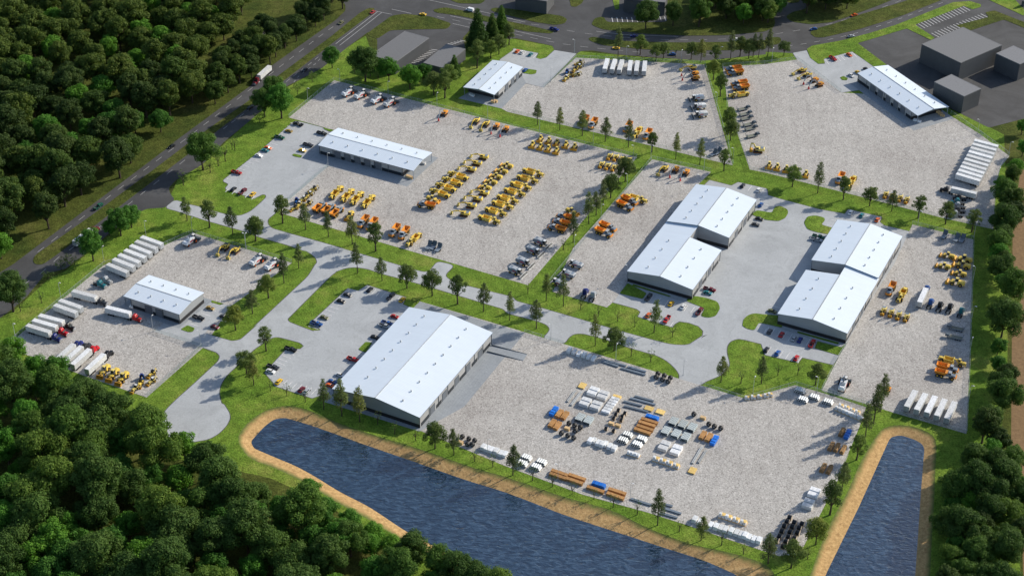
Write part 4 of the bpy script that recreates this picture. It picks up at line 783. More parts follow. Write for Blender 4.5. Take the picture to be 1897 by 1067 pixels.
def kit_tractorunit(col):
    K = Kit('semi_truck')
    K.add('chassis', P['dark_steel'], B(-.9, 0, .85, 6.4, 1.0, .3), C(-1.9, 0, 1.15, .6, .15, 'z', 10))
    K.add('fuel_tank', P['alloy'], C(.2, 1.05, .7, .33, 1.4, 'x', 10), C(.2, -1.05, .7, .33, 1.4, 'x', 10))
    K.add('sleeper_cab', P[col], B(.35, 0, 2.0, 1.9, 2.4, 2.4, .92, .94, 0, .12), B(1.7, 0, 1.75, 1.1, 2.3, 1.8, .8, .92, -.1, .1), B(.55, 0, 3.35, 1.6, 2.1, .55, .7, .85, -.1, .1))
    h = K.add('hood', P[col], B(3.0, 0, 1.45, 1.9, 1.7, 1.1, .85, .75, -.15, .14), B(3.1, .95, 1.1, 1.6, .5, .6, .7, .8), B(3.1, -.95, 1.1, 1.6, .5, .6, .7, .8))
    K.add('grille', P['alloy'], B(3.95, 0, 1.25, .12, 1.1, .9), B(4.05, 0, .6, .25, 2.4, .4), parent=h)
    K.add('windshield', P['glass'], BEAM((2.3, 0, 2.1), (1.95, 0, 2.75), 2.0, .08), B(1.75, 1.08, 2.25, .8, .08, .5), B(1.75, -1.08, 2.25, .8, .08, .5))
    K.add('headlight', P['white'], B(3.9, .8, 1.15, .15, .35, .25)); K.add('headlight', P['white'], B(3.9, -.8, 1.15, .15, .35, .25))
    K.add('exhaust_stack', P['alloy'], C(-.75, 1.0, 2.6, .1, 2.4, 'z', 8), C(-.75, -1.0, 2.6, .1, 2.4, 'z', 8))
    wheels(K, [(3.0, 1.0), (3.0, -1.0)], .5, .32, 'alloy', sub=False); wheels(K, [(x, s*.95) for x in (-1.6, -2.95) for s in (-1, 1)], .5, .55, 'alloy', sub=False)
    return K
def kit_car(col, kind):
    n = {'car': 'parked_car', 'pickup': 'pickup_truck', 'van': 'delivery_van'}[kind]
    K = Kit(n)
    if kind == 'car':
        b = K.add('body', P[col], X([(-2.3, .4), (-2.32, .85), (-1.9, 1.0), (.9, .98), (2.0, .82), (2.25, .6), (2.2, .35)], -.9, .9), B(0, 0, .6, 4.4, 1.86, .3, .98, .98))
        c = K.add('windows', P['glass'], B(-.35, 0, 1.2, 2.6, 1.6, .5, .68, .84, -.1))
        K.add('roof', P[col], B(-.45, 0, 1.47, 1.75, 1.34, .08, .9, .92))
        w = [(1.35, .85), (1.35, -.85), (-1.4, .85), (-1.4, -.85)]
    elif kind == 'pickup':
        b = K.add('body', P[col], B(1.9, 0, .95, 1.5, 1.9, .75, .92, .9, -.05, .08), B(.2, 0, .95, 2.0, 1.95, .75), B(-2.7, .9, .95, 3.9/2+.2, .12, .65), B(-2.7, -.9, .95, 2.15, .12, .65), B(-2.75+1.0*-1+.0, 0, .95, .12, 1.8, .65), B(-1.7, 0, .6, 4.0, 1.9, .2))
        K.add('cargo_bed', P['darkgrey'], B(-2.2, 0, .75, 2.6, 1.7, .06))
        c = K.add('windows', P['glass'], B(.15, 0, 1.55, 2.0, 1.75, .5, .78, .84, -.05))
        K.add('roof', P[col], B(.1, 0, 1.84, 1.5, 1.5, .1, .9, .92))
        w = [(1.8, .88), (1.8, -.88), (-1.9, .88), (-1.9, -.88)]
    else:
        b = K.add('body', P[col], X([(-2.6, .4), (-2.65, 2.2), (1.0, 2.25), (1.8, 1.4), (2.6, 1.1), (2.65, .4)], -.98, .98))
        c = K.add('windows', P['glass'], BEAM((1.05, 0, 2.2), (1.8, 0, 1.45), 1.8, .1), B(.9, 0, 1.7, .8, 2.0, .5))
        w = [(1.6, .9), (1.6, -.9), (-1.7, .9), (-1.7, -.9)]
    f = {'car': 2.22, 'pickup': 2.6, 'van': 2.6}[kind]
    K.add('headlight', P['white'], B(f, .62, .7, .1, .35, .16)); K.add('headlight', P['white'], B(f, -.62, .7, .1, .35, .16))
    wheels(K, w, .36, .26, 'alloy', sub=False)
    return K
def kit_implement():
    K = Kit('plant_trailer')
    K.add('deck', P['deck'], B(-.6, 0, .95, 6.0, 2.5, .22))
    K.add('deck_frame', P['steel'], B(-.6, 1.25, .9, 6.2, .14, .3), B(-.6, -1.25, .9, 6.2, .14, .3), *[B(x, 0, .75, .12, 2.5, .2) for x in (-3, -1.5, 0, 1.5)])
    K.add('gooseneck', P['darkbed'], B(3.4, 0, 1.5, 2.3, 2.2, .5, .95, .95), BEAM((2.3, 0, 1.0), (2.7, 0, 1.5), 1.4, .3), B(3.5, 0, 1.95, 1.5, 1.7, .4))
    K.add('loading_ramp', P['steel'], BEAM((-3.6, .75, 1.0), (-4.1, .75, 2.8), .6, .12)); K.add('loading_ramp', P['steel'], BEAM((-3.6, -.75, 1.0), (-4.1, -.75, 2.8), .6, .12))
    wheels(K, [(x, s*1.0) for x in (-.6, -1.7, -2.8) for s in (-1, 1)], .42, .4, 'alloy', sub=False)
    K.add('landing_leg', P['dark_steel'], B(3.0, .8, .65, .16, .16, 1.3)); K.add('landing_leg', P['dark_steel'], B(3.0, -.8, .65, .16, .16, 1.3))
    return K
def kit_rack():
    K = Kit('tipping_trailer')
    K.add('platform', P['steel'], B(0, 0, 1.0, 4.2, 2.3, .2), *[B(x, 0, .8, .12, 2.4, .2) for x in (-1.8, -.6, .6, 1.8)])
    K.add('raised_hopper', P['darkbed'], BEAM((1.4, 0, 1.2), (2.8, 0, 3.4), 2.3, .2), B(2.5, 1.1, 2.3, .9, .1, 1.8, .6), B(2.5, -1.1, 2.3, .9, .1, 1.8, .6))
    K.add('drawbar', P['steel'], BEAM((-2.1, .7, .8), (-4.0, 0, .6), .16), BEAM((-2.1, -.7, .8), (-4.0, 0, .6), .16))
    wheels(K, [(.8, 1.1), (.8, -1.1), (-.4, 1.1), (-.4, -1.1)], .45, .35, 'alloy', sub=False)
    return K

# ---- building materials
def kit_block(name, col, sx, sy, sz, tiers=1, strap=None, pallet=True, gapx=0):
    """wrapped block on a pallet"""
    K = Kit(name)
    sh = []
    for t in range(tiers):
        x = -sx/2+sx*(t+.5)/tiers
        sh.append(B(x, 0, .15+sz*(1 if t % 2 else .86)/2, sx/tiers-gapx, sy, sz*(1 if t % 2 else .86), .93, .93, 0, .08))
    K.add('wrapped_load', P[col], *sh)
    if strap: K.add('strap', P[strap], *[B(sx*f, 0, .16+sz*.5, .08, sy*1.01, sz*1.02, .99, .95) for f in (-.25, .25)])
    if pallet: K.add('pallet', P['crate'], B(0, 0, .07, sx*.98, sy*.98, .06), *[B(sx*f, 0, .035, .12, sy*.98, .06) for f in (-.4, 0, .4)])
    return K
def kit_lumber(L=6.0, W_=1.9, H=1.4, col='wood'):
    K = Kit('lumber_stack')
    K.add('boards', P[col], *[B(0, (j-1.5)*W_/4, .18+H*(i+.5)/4, L*(1-.02*((i*3+j*5) % 4)), W_/4-.03, H/4-.03) for i in range(4) for j in range(4)])
    K.add('bearer', P['crate'], *[B(L*f, 0, .08, .16, W_, .16) for f in (-.35, 0, .35)])
    K.add('strap', P['black'], *[B(L*f, 0, .18+H/2, .06, W_+.02, H+.02) for f in (-.3, .3)])
    return K
def kit_logs(L=5.5):
    K = Kit('log_stack')
    K.add('logs', P['log'], *[C((k*37 % 5-2)*.08, (j-1.5+.5*(i % 2))*.5, .28+i*.42, .25, L*(.92+.03*(k % 3)), 'x', 8) for k, (i, j) in enumerate([(i, j) for i in range(4) for j in range(4-(i % 2))])])
    K.add('bearer', P['crate'], B(-L*.3, 0, .04, .16, 2.0, .08), B(L*.3, 0, .04, .16, 2.0, .08))
    return K
def kit_tarp(L=6.2):
    K = Kit('tarpaulin_stack')
    K.add('tarpaulin', P['tarp'], X([(-L/2, .25), (-L/2+.08, 1.65), (-L*.2, 1.85), (0, 1.78), (L*.25, 1.9), (L/2-.1, 1.7), (L/2, .3)], -1.05, 1.05))
    K.add('bearer', P['crate'], *[B(L*f, 0, .1, .2, 2.2, .2) for f in (-.42, 0, .42)])
    K.add('rope', P['navy'], *[B(L*f, 0, 1.05, .08, 2.14, 1.7) for f in (-.3, 0, .3)])
    return K
def kit_pipes(L=4.2, n=4, rows=2, r=.42, col='pipe', name='pipe_stack', dark='black'):
    K = Kit(name)
    sp = [((j-(n-1)/2+(.5 if i % 2 else 0))*2.1*r, r+.1+i*1.85*r) for i in range(rows) for j in range(n-(i % 2))]
    K.add('pipes', P[col], *[C(0, y, z, r, L, 'x', 10) for y, z in sp])
    K.add('dark_bore_discs', P[dark], *[C(s*(L/2+.01), y, z, r*.8, .03, 'x', 10) for y, z in sp for s in (-1, 1)])  # black discs on solid ends, painting the darkness of a hollow bore
    K.add('bearer', P['crate'], B(-L*.3, 0, .05, .15, n*2.2*r, .1), B(L*.3, 0, .05, .15, n*2.2*r, .1))
    return K
def kit_reel():
    K = Kit('cable_reel')
    K.add('cable', P['black'], C(0, 0, .95, .86, 1.35, 'y', 14))
    K.add('flange', P['flange'], C(0, .7, .95, .95, .07, 'y', 16)); K.add('flange', P['flange'], C(0, -.7, .95, .95, .07, 'y', 16))
    K.add('chock', P['crate'], B(.7, 0, .1, .2, 1.3, .2), B(-.7, 0, .1, .2, 1.3, .2))
    return K
def kit_coil():
    K = Kit('hose_coil')
    K.add('coil', P['coil'], *[C(0, y, .95, .95-.05*abs(j-2), .19, 'y', 16) for j, y in enumerate((-.4, -.2, 0, .2, .4))])
    K.add('hub', P['alloy'], C(0, 0, .95, .3, 1.1, 'y', 10))
    return K
def kit_crate():
    K = Kit('wooden_crate')
    K.add('crate_body', P['crate'], B(0, 0, .75, 2.4, 1.5, 1.2))
    K.add('batten', P['ply'], *[B(x, s*.76, .75, .14, .05, 1.24) for x in (-1.1, 0, 1.1) for s in (-1, 1)])
    K.add('pallet', P['crate'], B(0, 0, .08, 2.5, 1.6, .1))
    return K
def kit_ply():
    K = Kit('panel_stack')
    K.add('panels', P['ply'], *[B(.03*(k % 2), .02*(k % 3), .2+.13*k, 3.9, 3.0, .11) for k in range(4)])
    K.add('bearer', P['crate'], *[B(x, 0, .07, .15, 2.9, .12) for x in (-1.5, 0, 1.5)])
    return K
def kit_beam(L, col, n=2):
    K = Kit('steel_beam_bundle')
    K.add('beams', P[col], *[f for j in range(n) for f in (B(0, (j-(n-1)/2)*.62, .22, L, .5, .06), B(0, (j-(n-1)/2)*.62, .62, L, .5, .06), B(0, (j-(n-1)/2)*.62, .42, L, .08, .4))])
    K.add('bearer', P['crate'], *[B(L*f, 0, .08, .2, n*.7, .16) for f in (-.35, .35)])
    return K
def kit_pavers(two='pipe', a='bag'):
    K = Kit('block_pallet')
    K.add('blocks', P[a], B(.0, .5, .85, .9, .85, 1.4, .9, .9, 0, .06), B(0, -.45, .55, .9, .8, .85, .9, .9, 0, .06))
    K.add('cover_sheet', P[two], B(.05, -.45, 1.02, .7, .6, .08), B(.9, 0, .45, .7, 1.5, .7, .9, .9))
    K.add('pallet', P['crate'], B(.3, 0, .06, 2.1, 1.9, .12))
    return K

# ------------------------------------------------------------------ placing the machines
def row(K, pts, h, desc, where, cat, group, k='L', off=None, **kw):
    """a row of the same kind; h = heading or list of headings; label = desc, place in the row, where"""
    n = len(pts)
    for i, (x, y) in enumerate(pts):
        hh = h[i] if isinstance(h, (list, tuple)) else h
        p = nth(i, n, k)
        K.put(x+rnd.uniform(-.12, .12), y+rnd.uniform(-.12, .12), hh+rnd.uniform(-.02, .02), (desc+', '+p+' '+where) if p else desc+' '+where, cat, group, **kw)
E1, E2 = A1DEG, A2DEG
W1_, W2_ = A1DEG+PI, A2DEG+PI
dump, scr, exc, excd, mh, fold, ldr, doz, comb, combw, forage, trl, imp, rack = kit_dump(), kit_scraper(), kit_excavator(), kit_excavator_dark(), kit_loader_crane(), kit_folded(), kit_loader(), kit_dozer(), kit_combine(), kit_combine('offwhite', 'white'), kit_forage(), kit_trailer(), kit_implement(), kit_rack()
g = 'excavators in the central machine rows'
h = hd([(-16.7,134.9),(-24.3,136.7)])
row(exc, [(-16.5,136.4),(-20,129.7),(-23,123.1)], h, 'yellow excavator with grey engine cover', 'of three atop the left column', 'excavator', g, 'T')
row(exc, [(-15.7,98.7),(-19.1,92.5),(-22.2,85.9)] + [(-25.6,77.8)], h, 'yellow excavator', 'of four at foot of the middle column', 'excavator', g, 'T')
h = hd([(-21.1,179),(-25.7,167.9)])
row(excd, [(-21.2,176.3),(-15.5,173.2)], h, 'yellow excavator with black roof', 'beside the grass strip lamp', 'excavator', 'excavators by the grass strip')
row(excd, [(-147.9,44.6),(-142.1,41.8)], hd([(-147.2,44.2),(-151.7,34.2)]), 'bright yellow excavator reaching down', 'in the west truck yard', 'excavator', 'excavators of the west yard')
row(excd, [(83.7,124.9)], hd([(83.8,126),(79.3,118.7)]), 'yellow excavator with black roof', 'at the head of the narrow eastern yard', 'excavator', None)
row(exc, [(108.2,243.1)], hd([(108.7,244),(99.7,240.9)]), 'yellow excavator reaching left', 'behind the orange material handlers, upper middle yard', 'excavator', None)
row(exc, [(175,240.3),(177.4,234.4)], hd([(175.6,241.7),(166.1,235)]), 'yellow excavator reaching left', 'in the upper right yard', 'excavator', 'excavators of the upper right yard', 'T')
row(fold, [(137.8,145.4)], hd([(139.1,146.5),(134.2,147.2)]), 'yellow mobile excavator with folded boom', 'alone below the dark plant trailers', 'excavator', None, scale=1.35)
h = hd([(183.5,-4.6),(181.2,-9.9)])
gf = 'compact excavators parked boom first'
row(fold, [(54.1,138.3),(57.6,137.1),(61.1,135.4),(64.6,134.3)], h, 'compact yellow excavator', 'of the back row near the grass strip', 'excavator', gf)
row(fold, [(49.2,129.4),(52.6,127.8),(56,126.1)], h, 'compact yellow excavator', 'of the front row near the grass strip', 'excavator', gf)
row(fold, [(182,-7.7),(185.4,-9.5),(188.8,-11.4),(192.4,-13.1)], h, 'compact yellow excavator', 'of four in the east yard', 'excavator', gf)
row(fold, [(201.7,99.6),(205,97.9),(208.6,96.1),(212,94.2)], h, 'compact yellow excavator', 'of four behind pines, upper right yard', 'excavator', gf)
gm = 'orange material handlers with red grapples'
h = hd([(-9.7,171.8),(-13.4,162.8)])
row(mh, [(-40,185.3)], h, 'orange handler with red grapple', 'standing alone near the rear fence', 'material handler', gm)
row(mh, [(-9.6,170.4),(-4.2,167.3)], h, 'orange handler with red grapple', 'right of the two yellow excavators', 'material handler', gm)
row(mh, [(89.8,123.5),(95.3,120.5)], hd([(90.3,124.6),(85.4,115.2)]), 'orange handler with red grapple', 'in the narrow eastern yard', 'material handler', gm)
row(mh, [(109.3,235.7),(109.3,229.9)], hd([(109.4,230.9),(99.9,229.1)]), 'orange handler with red grapple', 'in the upper middle yard', 'material handler', gm, 'T')
row(mh, [(180.6,228.2),(182.9,222.4)], hd([(183.1,224),(173.8,218.8)]), 'orange handler with red grapple', 'in the upper right yard', 'material handler', gm, 'T')
row(mh, [(172.8,-70.4)], hd([(172.8,-70.1),(169.4,-74.7)]), 'orange handler in the corner', 'of the east yard beside dark conifers', 'material handler', None, scale=.85)
# dump trucks
gd = 'articulated dump trucks'
hU = hd([(-103.4,81.9),(-100,88.2)]); hD = hd([(-77.2,71.9),(-79.9,64.9)])
row(dump, [(-102.7,83.1),(-97.7,81.3),(-92.9,78.4)], hU, 'orange dump truck backing towards viewer', 'of three beside small tractors', 'dump truck', gd)
row(dump, [(-78.3,68.8),(-73.7,66.4)], hD, 'orange dump truck with grey nose', 'behind the avenue pines', 'dump truck', gd)
row(dump, [(-61.4,60.5),(-56.3,57.9)], hD, 'orange dump truck with grey nose', 'next to the single yellow scraper', 'dump truck', gd)
row(dump, [(-45.8,85.6)], hd([(-43.7,85.2),(-49.7,86.7)]), 'orange dump truck facing left', 'below the left column of scrapers', 'dump truck', gd)
row(dump, [(28.1,74.5),(25.8,68.8),(23.3,63.3)], hd([(27.4,62),(19.6,65.2)]), 'orange dump truck, grey nose left', 'by the diagonal strip', 'dump truck', gd, 'T')
row(dump, [(62.7,91.1),(60,85.6)], hd([(57.2,87.6),(62.8,82.9)]), 'orange dump truck, grey nose right', 'under the narrow yard scraper', 'dump truck', gd, 'T')
row(dump, [(50.2,65.1),(47.7,59.7)], hd([(44.5,60.9),(50.4,56.6)]), 'orange dump truck, grey nose right', 'low in the narrow yard', 'dump truck', gd, 'T')
row(dump, [(41.3,176.7),(46,173.6)], hd([(47.3,177.2),(44.2,169.3)]), 'orange dump truck', 'behind the third pine on the long strip', 'dump truck', gd)
row(dump, [(65.8,169.6),(76.6,161.4)], hd([(47.3,177.2),(44.2,169.3)]), 'orange dump truck', 'beside the upper middle yard scraper', 'dump truck', gd)
hl = hd([(136.3,237),(130,235.2)])
row(dump, [(133.7,241.2),(134.3,236.4)], hl, 'orange dump truck facing left', 'in the top corner of upper right yard', 'dump truck', gd, 'T')
row(dump, [(135.1,222.8),(135.8,217.8)], hl, 'orange dump truck facing left', 'just above the yellow scraper', 'dump truck', gd, 'T')
row(scr, [(133.9,209.6)], hl, 'yellow wheel scraper facing left below two dump trucks', 'upper right yard', 'scraper', None)
h = hd([(189.9,13),(186.7,6.5)])
row(dump, [(188.5,9.7)], h, 'orange dump truck nose to viewer', 'beside the east hall side wall', 'dump truck', gd)
row(scr, [(193.4,5.5)], h, 'yellow wheel scraper nose to viewer', 'beside the east hall dump truck', 'scraper', None)
row(dump, [(179.2,114.7)], h, 'orange dump truck nose to viewer', 'behind round tree, upper right yard', 'dump truck', gd)
row(scr, [(184.9,111.9)], h, 'yellow scraper half hidden', 'behind round tree beside an orange dump truck', 'scraper', None)
h = hd([(200.5,-56.7),(206,-59.2)])
row(dump, [(203.9,-54.1),(202,-59)], h, 'orange dump truck, grey nose right', 'by the east yard fence', 'dump truck', gd, 'T')
row(scr, [(207.1,-48.5)], h, 'yellow wheel scraper above two dump trucks', 'by the east yard fence', 'scraper', None)
# scrapers
gs = 'yellow wheel scrapers in the central rows'
row(scr, [(-29.4,116.1),(-32.6,110),(-35.9,104),(-38.9,98)], hd([(-25.5,113.6),(-33.4,118.2)]), 'yellow scraper', 'in the left column under the excavators', 'scraper', gs, 'T')
row(scr, [(11,120.1),(7.9,113.2),(4.2,106.3),(1,99.7),(-2.7,92.7),(-5.5,86.8)] + [(-9,79.9),(-12.5,72.4)], hd([(6.3,121.8),(15.3,116.9)]), 'yellow scraper', 'in the right column of eight', 'scraper', gs, 'T')
row(scr, [(-95.1,98.1),(-88.8,95.1),(-83.5,92.3),(-77.3,89.1)], hd([(-96.9,94.7),(-92.9,103.7)]), 'yellow scraper, bowl towards viewer', 'of four south of the long hall', 'scraper', gs)
row(scr, [(-51,52.9)], hd([(-48.3,57.6),(-53.3,48.6)]), 'yellow scraper facing the avenue', 'beside two orange dump trucks', 'scraper', gs)
row(scr, [(66.3,93.8)], hd([(60.6,96.6),(70.5,91.1)]), 'yellow scraper above two dump trucks', 'in the narrow eastern yard', 'scraper', gs)
row(scr, [(71,164.5)], hd([(72.8,168.8),(68.7,159.5)]), 'yellow scraper between orange dump trucks', 'on the long grass strip', 'scraper', gs)
# loaders
gl = 'yellow wheel loaders'
row(ldr, [(-3.2,127.3),(-6.1,121.6),(-9.1,115.9),(-11.8,110.1),(-14.9,104.3)], hd([(-0.5,126.6),(-6.2,129.1)]), 'yellow wheel loader', 'atop the middle column', 'wheel loader', gl, 'T')
row(ldr, [(-189.7,-59.3),(-184.9,-61.8),(-180,-64.4)], hd([(-188.9,-56.2),(-190.9,-61.9)]), 'yellow wheel loader', 'at the south edge of the west yard', 'wheel loader', gl, scale=1.15)
h = hd([(225.7,15.3),(219.4,17.9)])
row(ldr, [(223.1,40.3),(219.3,30.8),(225.9,24.2)], h, 'small yellow wheel loader', 'in the east yard', 'wheel loader', gl, 'T')
row(ldr, [(230.6,36.7),(228.7,31.2),(222.6,16.2)], h, 'large yellow wheel loader', 'by the east yard fence', 'wheel loader', gl, 'T', scale=1.2)
row(ldr, [(-86,75.6)], hd([(-84.9,77.8),(-87.3,71.5)]), 'yellow wheel loader between dump trucks', 'behind the avenue pines', 'wheel loader', gl)
row(ldr, [(-42.9,92.3)], hd([(-45.7,93.3),(-40.5,90.5)]), 'yellow wheel loader behind an orange dump truck', 'under the scrapers', 'wheel loader', gl)
row(ldr, [(31.6,80.6)], hd([(29.3,82.4),(34.3,78.8)]), 'yellow wheel loader behind three dump trucks', 'by the diagonal strip', 'wheel loader', gl)
# bulldozers
gz = 'yellow bulldozers'
h = hd([(20.2,157.5),(18.2,150.9)])
row(doz, [(15.7,156.7),(20.3,154.6),(25,152.5),(29.9,150.3),(34.8,148)], h, 'yellow bulldozer', 'of the back row by the grass strip', 'bulldozer', gz)
row(doz, [(11.2,150.1),(15.6,148),(20.1,145.8),(24.7,143.6)], h, 'yellow bulldozer', 'of the front row by the grass strip', 'bulldozer', gz)
row(doz, [(142,128.9),(146.5,127),(151.2,125),(156.2,122.8),(161.3,119.9)], h, 'yellow bulldozer', 'of five behind the right grass strip', 'bulldozer', gz)
# small tractors and backhoe loaders
bh = kit_tractor(); bhw = kit_tractor('yellow', 'black'); tb = kit_tractor('blue', 'navy', False)
gt = 'small tractors and backhoe loaders'
for tile, pts, blue, h, where in (('J', [(-107.7,101.9),(-109.4,96.6),(-110.8,93.8),(-112.3,91.7),(-109.3,87),(-113.9,86.1),(-116,82.5)], [(-115.7,89.7)], hd([(-106.7,102.7),(-109.9,99.9)]), 'left of the four scrapers, by the car park'),
        ('N', [(40.5,249),(39.9,243.9),(37.8,240.4),(38.6,234.2),(34.7,233.4),(32,229.5)], [(32.5,237)], hd([(34.4,230.3),(29.6,227.9)]), 'inside the northern gate'),
        ('C', [(-167.2,-60.7),(-166.3,-66.3),(-171.2,-67.9),(-173,-71.7)], [(-171.3,-63.8)], hd([(-170.4,-65),(-174.9,-71.7)]), 'in the west yard corner')):
    for i, (x, y) in enumerate(pts):
        (bh if i % 2 else bhw).put(x, y, h+(.5 if i % 3 == 2 else 0)+rnd.uniform(-.1, .1), ('yellow backhoe loader, white roof, ' if i % 2 else 'yellow backhoe loader, black roof, ')+nth(i, len(pts), 'T')+' '+where, 'backhoe', gt)
    tb.put(*blue[0], h+.8, 'small blue tractor among yellow ones '+where, 'tractor', gt)
# harvesters
gh = 'combine harvesters'
row(comb, [(14.8,50.3),(10.9,42.4),(5.7,32.1),(1.8,24)], hd([(11.7,52.6),(18.5,48.3)]), 'grey combine harvester, wide header right', 'by the diagonal strip foot', 'combine harvester', gh, 'T', scale=.92)
row(comb, [(32.4,30.2),(28.4,21.8),(23.3,13.9)], hd([(36.4,28.4),(30.8,32)]), 'grey combine harvester facing left', 'low in the narrow yard', 'combine harvester', gh, 'T', scale=.88)
row(combw, [(108.8,204.8),(108.9,194.6),(109.1,185.2)], hd([(111.5,187),(105.6,185.9)]), 'grey and white harvester facing left', 'in the upper middle yard', 'combine harvester', gh, 'T', scale=.92)
gw = 'white forage harvesters'
row(forage, [(-97.5,209.5),(-90,206.4),(-79.8,201),(-71.9,197.3)], hd([(-100.6,206.6),(-95.5,213.3)]), 'white forage harvester with red stripe', 'by the rear fence', 'forage harvester', gw, scale=1.15)
row(forage, [(-166.4,50.3)], hd([(-168.3,46.8),(-164.3,53.6)]), 'white forage harvester at the northern tip', 'of the west truck yard', 'forage harvester', gw, scale=1.15)
row(forage, [(-129.6,32.5),(-121.7,28.6)], hd([(-131.9,29.1),(-128,35.4)]), 'white forage harvester', 'near pines in the west truck yard', 'forage harvester', gw, scale=1.15)
row(forage, [(153.3,-66.9)], hd([(151.7,-70.4),(154.7,-62.9)]), 'white forage harvester alone', 'at the lower left corner of the east yard', 'forage harvester', gw, scale=1.15)
# plant trailers and tipping trailers
gi = 'dark plant trailers'
row(imp, [(134.5,193.2),(134.9,187.1),(135.1,181.9),(136,175.2),(136.3,170.3),(136.4,162)], hd([(133.9,193),(137.3,194.6)]), 'dark grey plant trailer', 'of six at the dividing strip', 'trailer', gi, 'T')
row(rack, [(-43.3,46.4),(-41,46.1),(-38.3,44.3)], hd([(-43.6,44.2),(-40.2,50.9)]), 'dark tipping trailer', 'beside the avenue lawn', 'trailer', gi)
row(rack, [(112.1,141.3),(114.6,142.8)], hd([(111.7,140.2),(116.7,144.8)]), 'dark tipping trailer', 'beside the last tree of the strip', 'trailer', gi)
row(rack, [(224.9,58.8),(230.7,56),(233.4,55.3)], hd([(223.8,56.9),(227,62.1)]), 'dark tipping trailer', 'at the top of the east yard', 'trailer', gi)
row(imp, [(214.7,-21.8),(212.5,-28.8)], hd([(217.3,-22.1),(213,-20.5)]), 'dark plant trailer', 'by the east fence lamps', 'trailer', gi, 'T')

# ---- box trailers from the near and far ends of their roofs
def trailers(ends, desc, where, group, k='L', back=False):
    n = len(ends)//2
    for i in range(n):
        p = ends[2*i:2*i+2]; m = mid(p)
        trl.put(m[0], m[1], hd(p)+(PI if back else 0), (desc+', '+nth(i, n, k)+' '+where), 'trailer', group)
gtr = 'white box trailers without tractor units'
trailers([(55.2,236),(57.5,249.2),(59.6,235.5),(62.1,248.4),(63.9,234.9),(66.3,247.6),(70,234.1),(71.5,246.7),(74.1,233.6),(75.7,246.4),(78.8,233.6),(80.2,245.9)], 'white box trailer', 'of six by the north fence', gtr)
trailers([(178.9,-85.5),(184.8,-74.3),(183,-87.7),(189,-76.5),(187.2,-89.8),(193.1,-78.2),(191.2,-92),(197.1,-80.4),(195.3,-93.9),(201.2,-82.3)], 'white box trailer', 'of five at the bottom of the east yard', gtr)
trailers([(-191.2,50.1),(-179.9,43.6),(-193.3,46),(-182,39.4),(-195.4,42.1),(-184.1,35.1),(-197.6,38),(-186.1,31),(-199.8,33.8),(-188.3,26.7),(-202,29.8),(-190.3,22.7),(-204.3,25.2),(-192.5,17.8)], 'grey-white box trailer', 'of seven along the west fence', gtr, 'T', True)
trailers([(261,153.1),(272.1,146.7),(259,148.9),(270.2,142.4),(257,144.8),(268.2,138.1),(255,140.8),(266.2,133.9),(253,136.7),(264.2,129.6),(250.9,132.6),(262.2,125.5),(249,128.6),(260.1,121.4),(247,124.6),(258.1,117.4),(245.1,120.7),(256.1,113.5),(243.1,116.7),(254.2,109.6)], 'white box trailer', 'of ten at the right yard corner', gtr, 'T', True)
trailers([(-221.6,-6.2),(-209.2,-12.7),(-223.6,-10),(-210.6,-16.9)], 'grey-white box trailer', 'between coupled trucks, west fence', gtr, 'T', True)
UNITS = {}
def unit(col):
    if col not in UNITS: UNITS[col] = kit_tractorunit(col)
    return UNITS[col]
CN = {'navy': 'navy blue', 'blue': 'blue', 'scarlet': 'red', 'darkgrey': 'dark grey', 'black': 'black', 'red': 'dark red', 'teal': 'green', 'silver': 'silver grey', 'maroon': 'dark red', 'offwhite': 'white'}
def rig(col, ends, where):
    """tractor unit and the trailer it pulls: two things, the trailer rests on the unit"""
    a, b = Vector(ends[0]), Vector(ends[1]); d = (b-a).normalized(); h = math.atan2(d.y, d.x); m = (a+b)/2
    trl.put(m.x, m.y, h, 'white box trailer coupled to the %s truck %s' % (CN[col], where), 'trailer', 'box trailers with tractor units')
    f = m+d*(6.8+2.0)
    unit(col).put(f.x, f.y, h, '%s semi truck coupled to a white trailer %s' % (CN[col], where), 'truck', 'semi trucks with trailers')
rig('darkgrey', [(-216.3,1.4),(-204.8,-3.2)], 'nearest the west hall')
rig('black', [(-228,-19.1),(-216.5,-23.7)], 'rear of three, west fence')
rig('scarlet', [(-230.1,-23),(-218.8,-27.9)], 'middle of three, west fence')
rig('navy', [(-232.2,-27.2),(-220.9,-32.4)], 'front of three, west fence')
rig('red', [(-197.1,-12.1),(-185.6,-16.5)], 'below the west hall')
rig('navy', [(-212.7,-54.2),(-207.1,-41.8)], 'leftmost at the south edge, west yard')
rig('darkgrey', [(-208.8,-55.8),(-203,-43.5)], 'second from left, south edge, west yard')
rig('scarlet', [(-204.5,-58),(-198.8,-45.6)], 'third from left, south edge, west yard')
rig('black', [(-197.1,-61.7),(-191.3,-49.3)], 'rightmost at the south edge, west yard')
rig('blue', [(199.9,-4.6),(205.4,7.6)], 'upright in the east yard')
rig('black', [(249.3,96.6),(237.7,102.3)], 'below the ten right trailers')
rig('maroon', [(-147.4,237.3),(-151.9,226.3)], 'driving down the west road')
rig('maroon', [(-225,45.6),(-219.2,57.2)], 'driving up the west road')
gb = 'tractor units without trailers'
hb = hd([(204.4,-5.5),(207.8,1.5)])
for c, p, w in (('blue', [(206.1,-1.9)], 'first of four in the east yard'), ('black', [(210.2,-4.5)], 'second of four in the east yard'), ('black', [(214.8,-5.8)], 'third of four in the east yard'), ('teal', [(219.6,-9.2)], 'last of four beside the east fence')):
    unit(c).put(*p[0], hb, CN[c]+' tractor unit without trailer, '+w, 'truck', gb)
hb = hd([(243.6,93.7),(236.1,92.9)])-.15
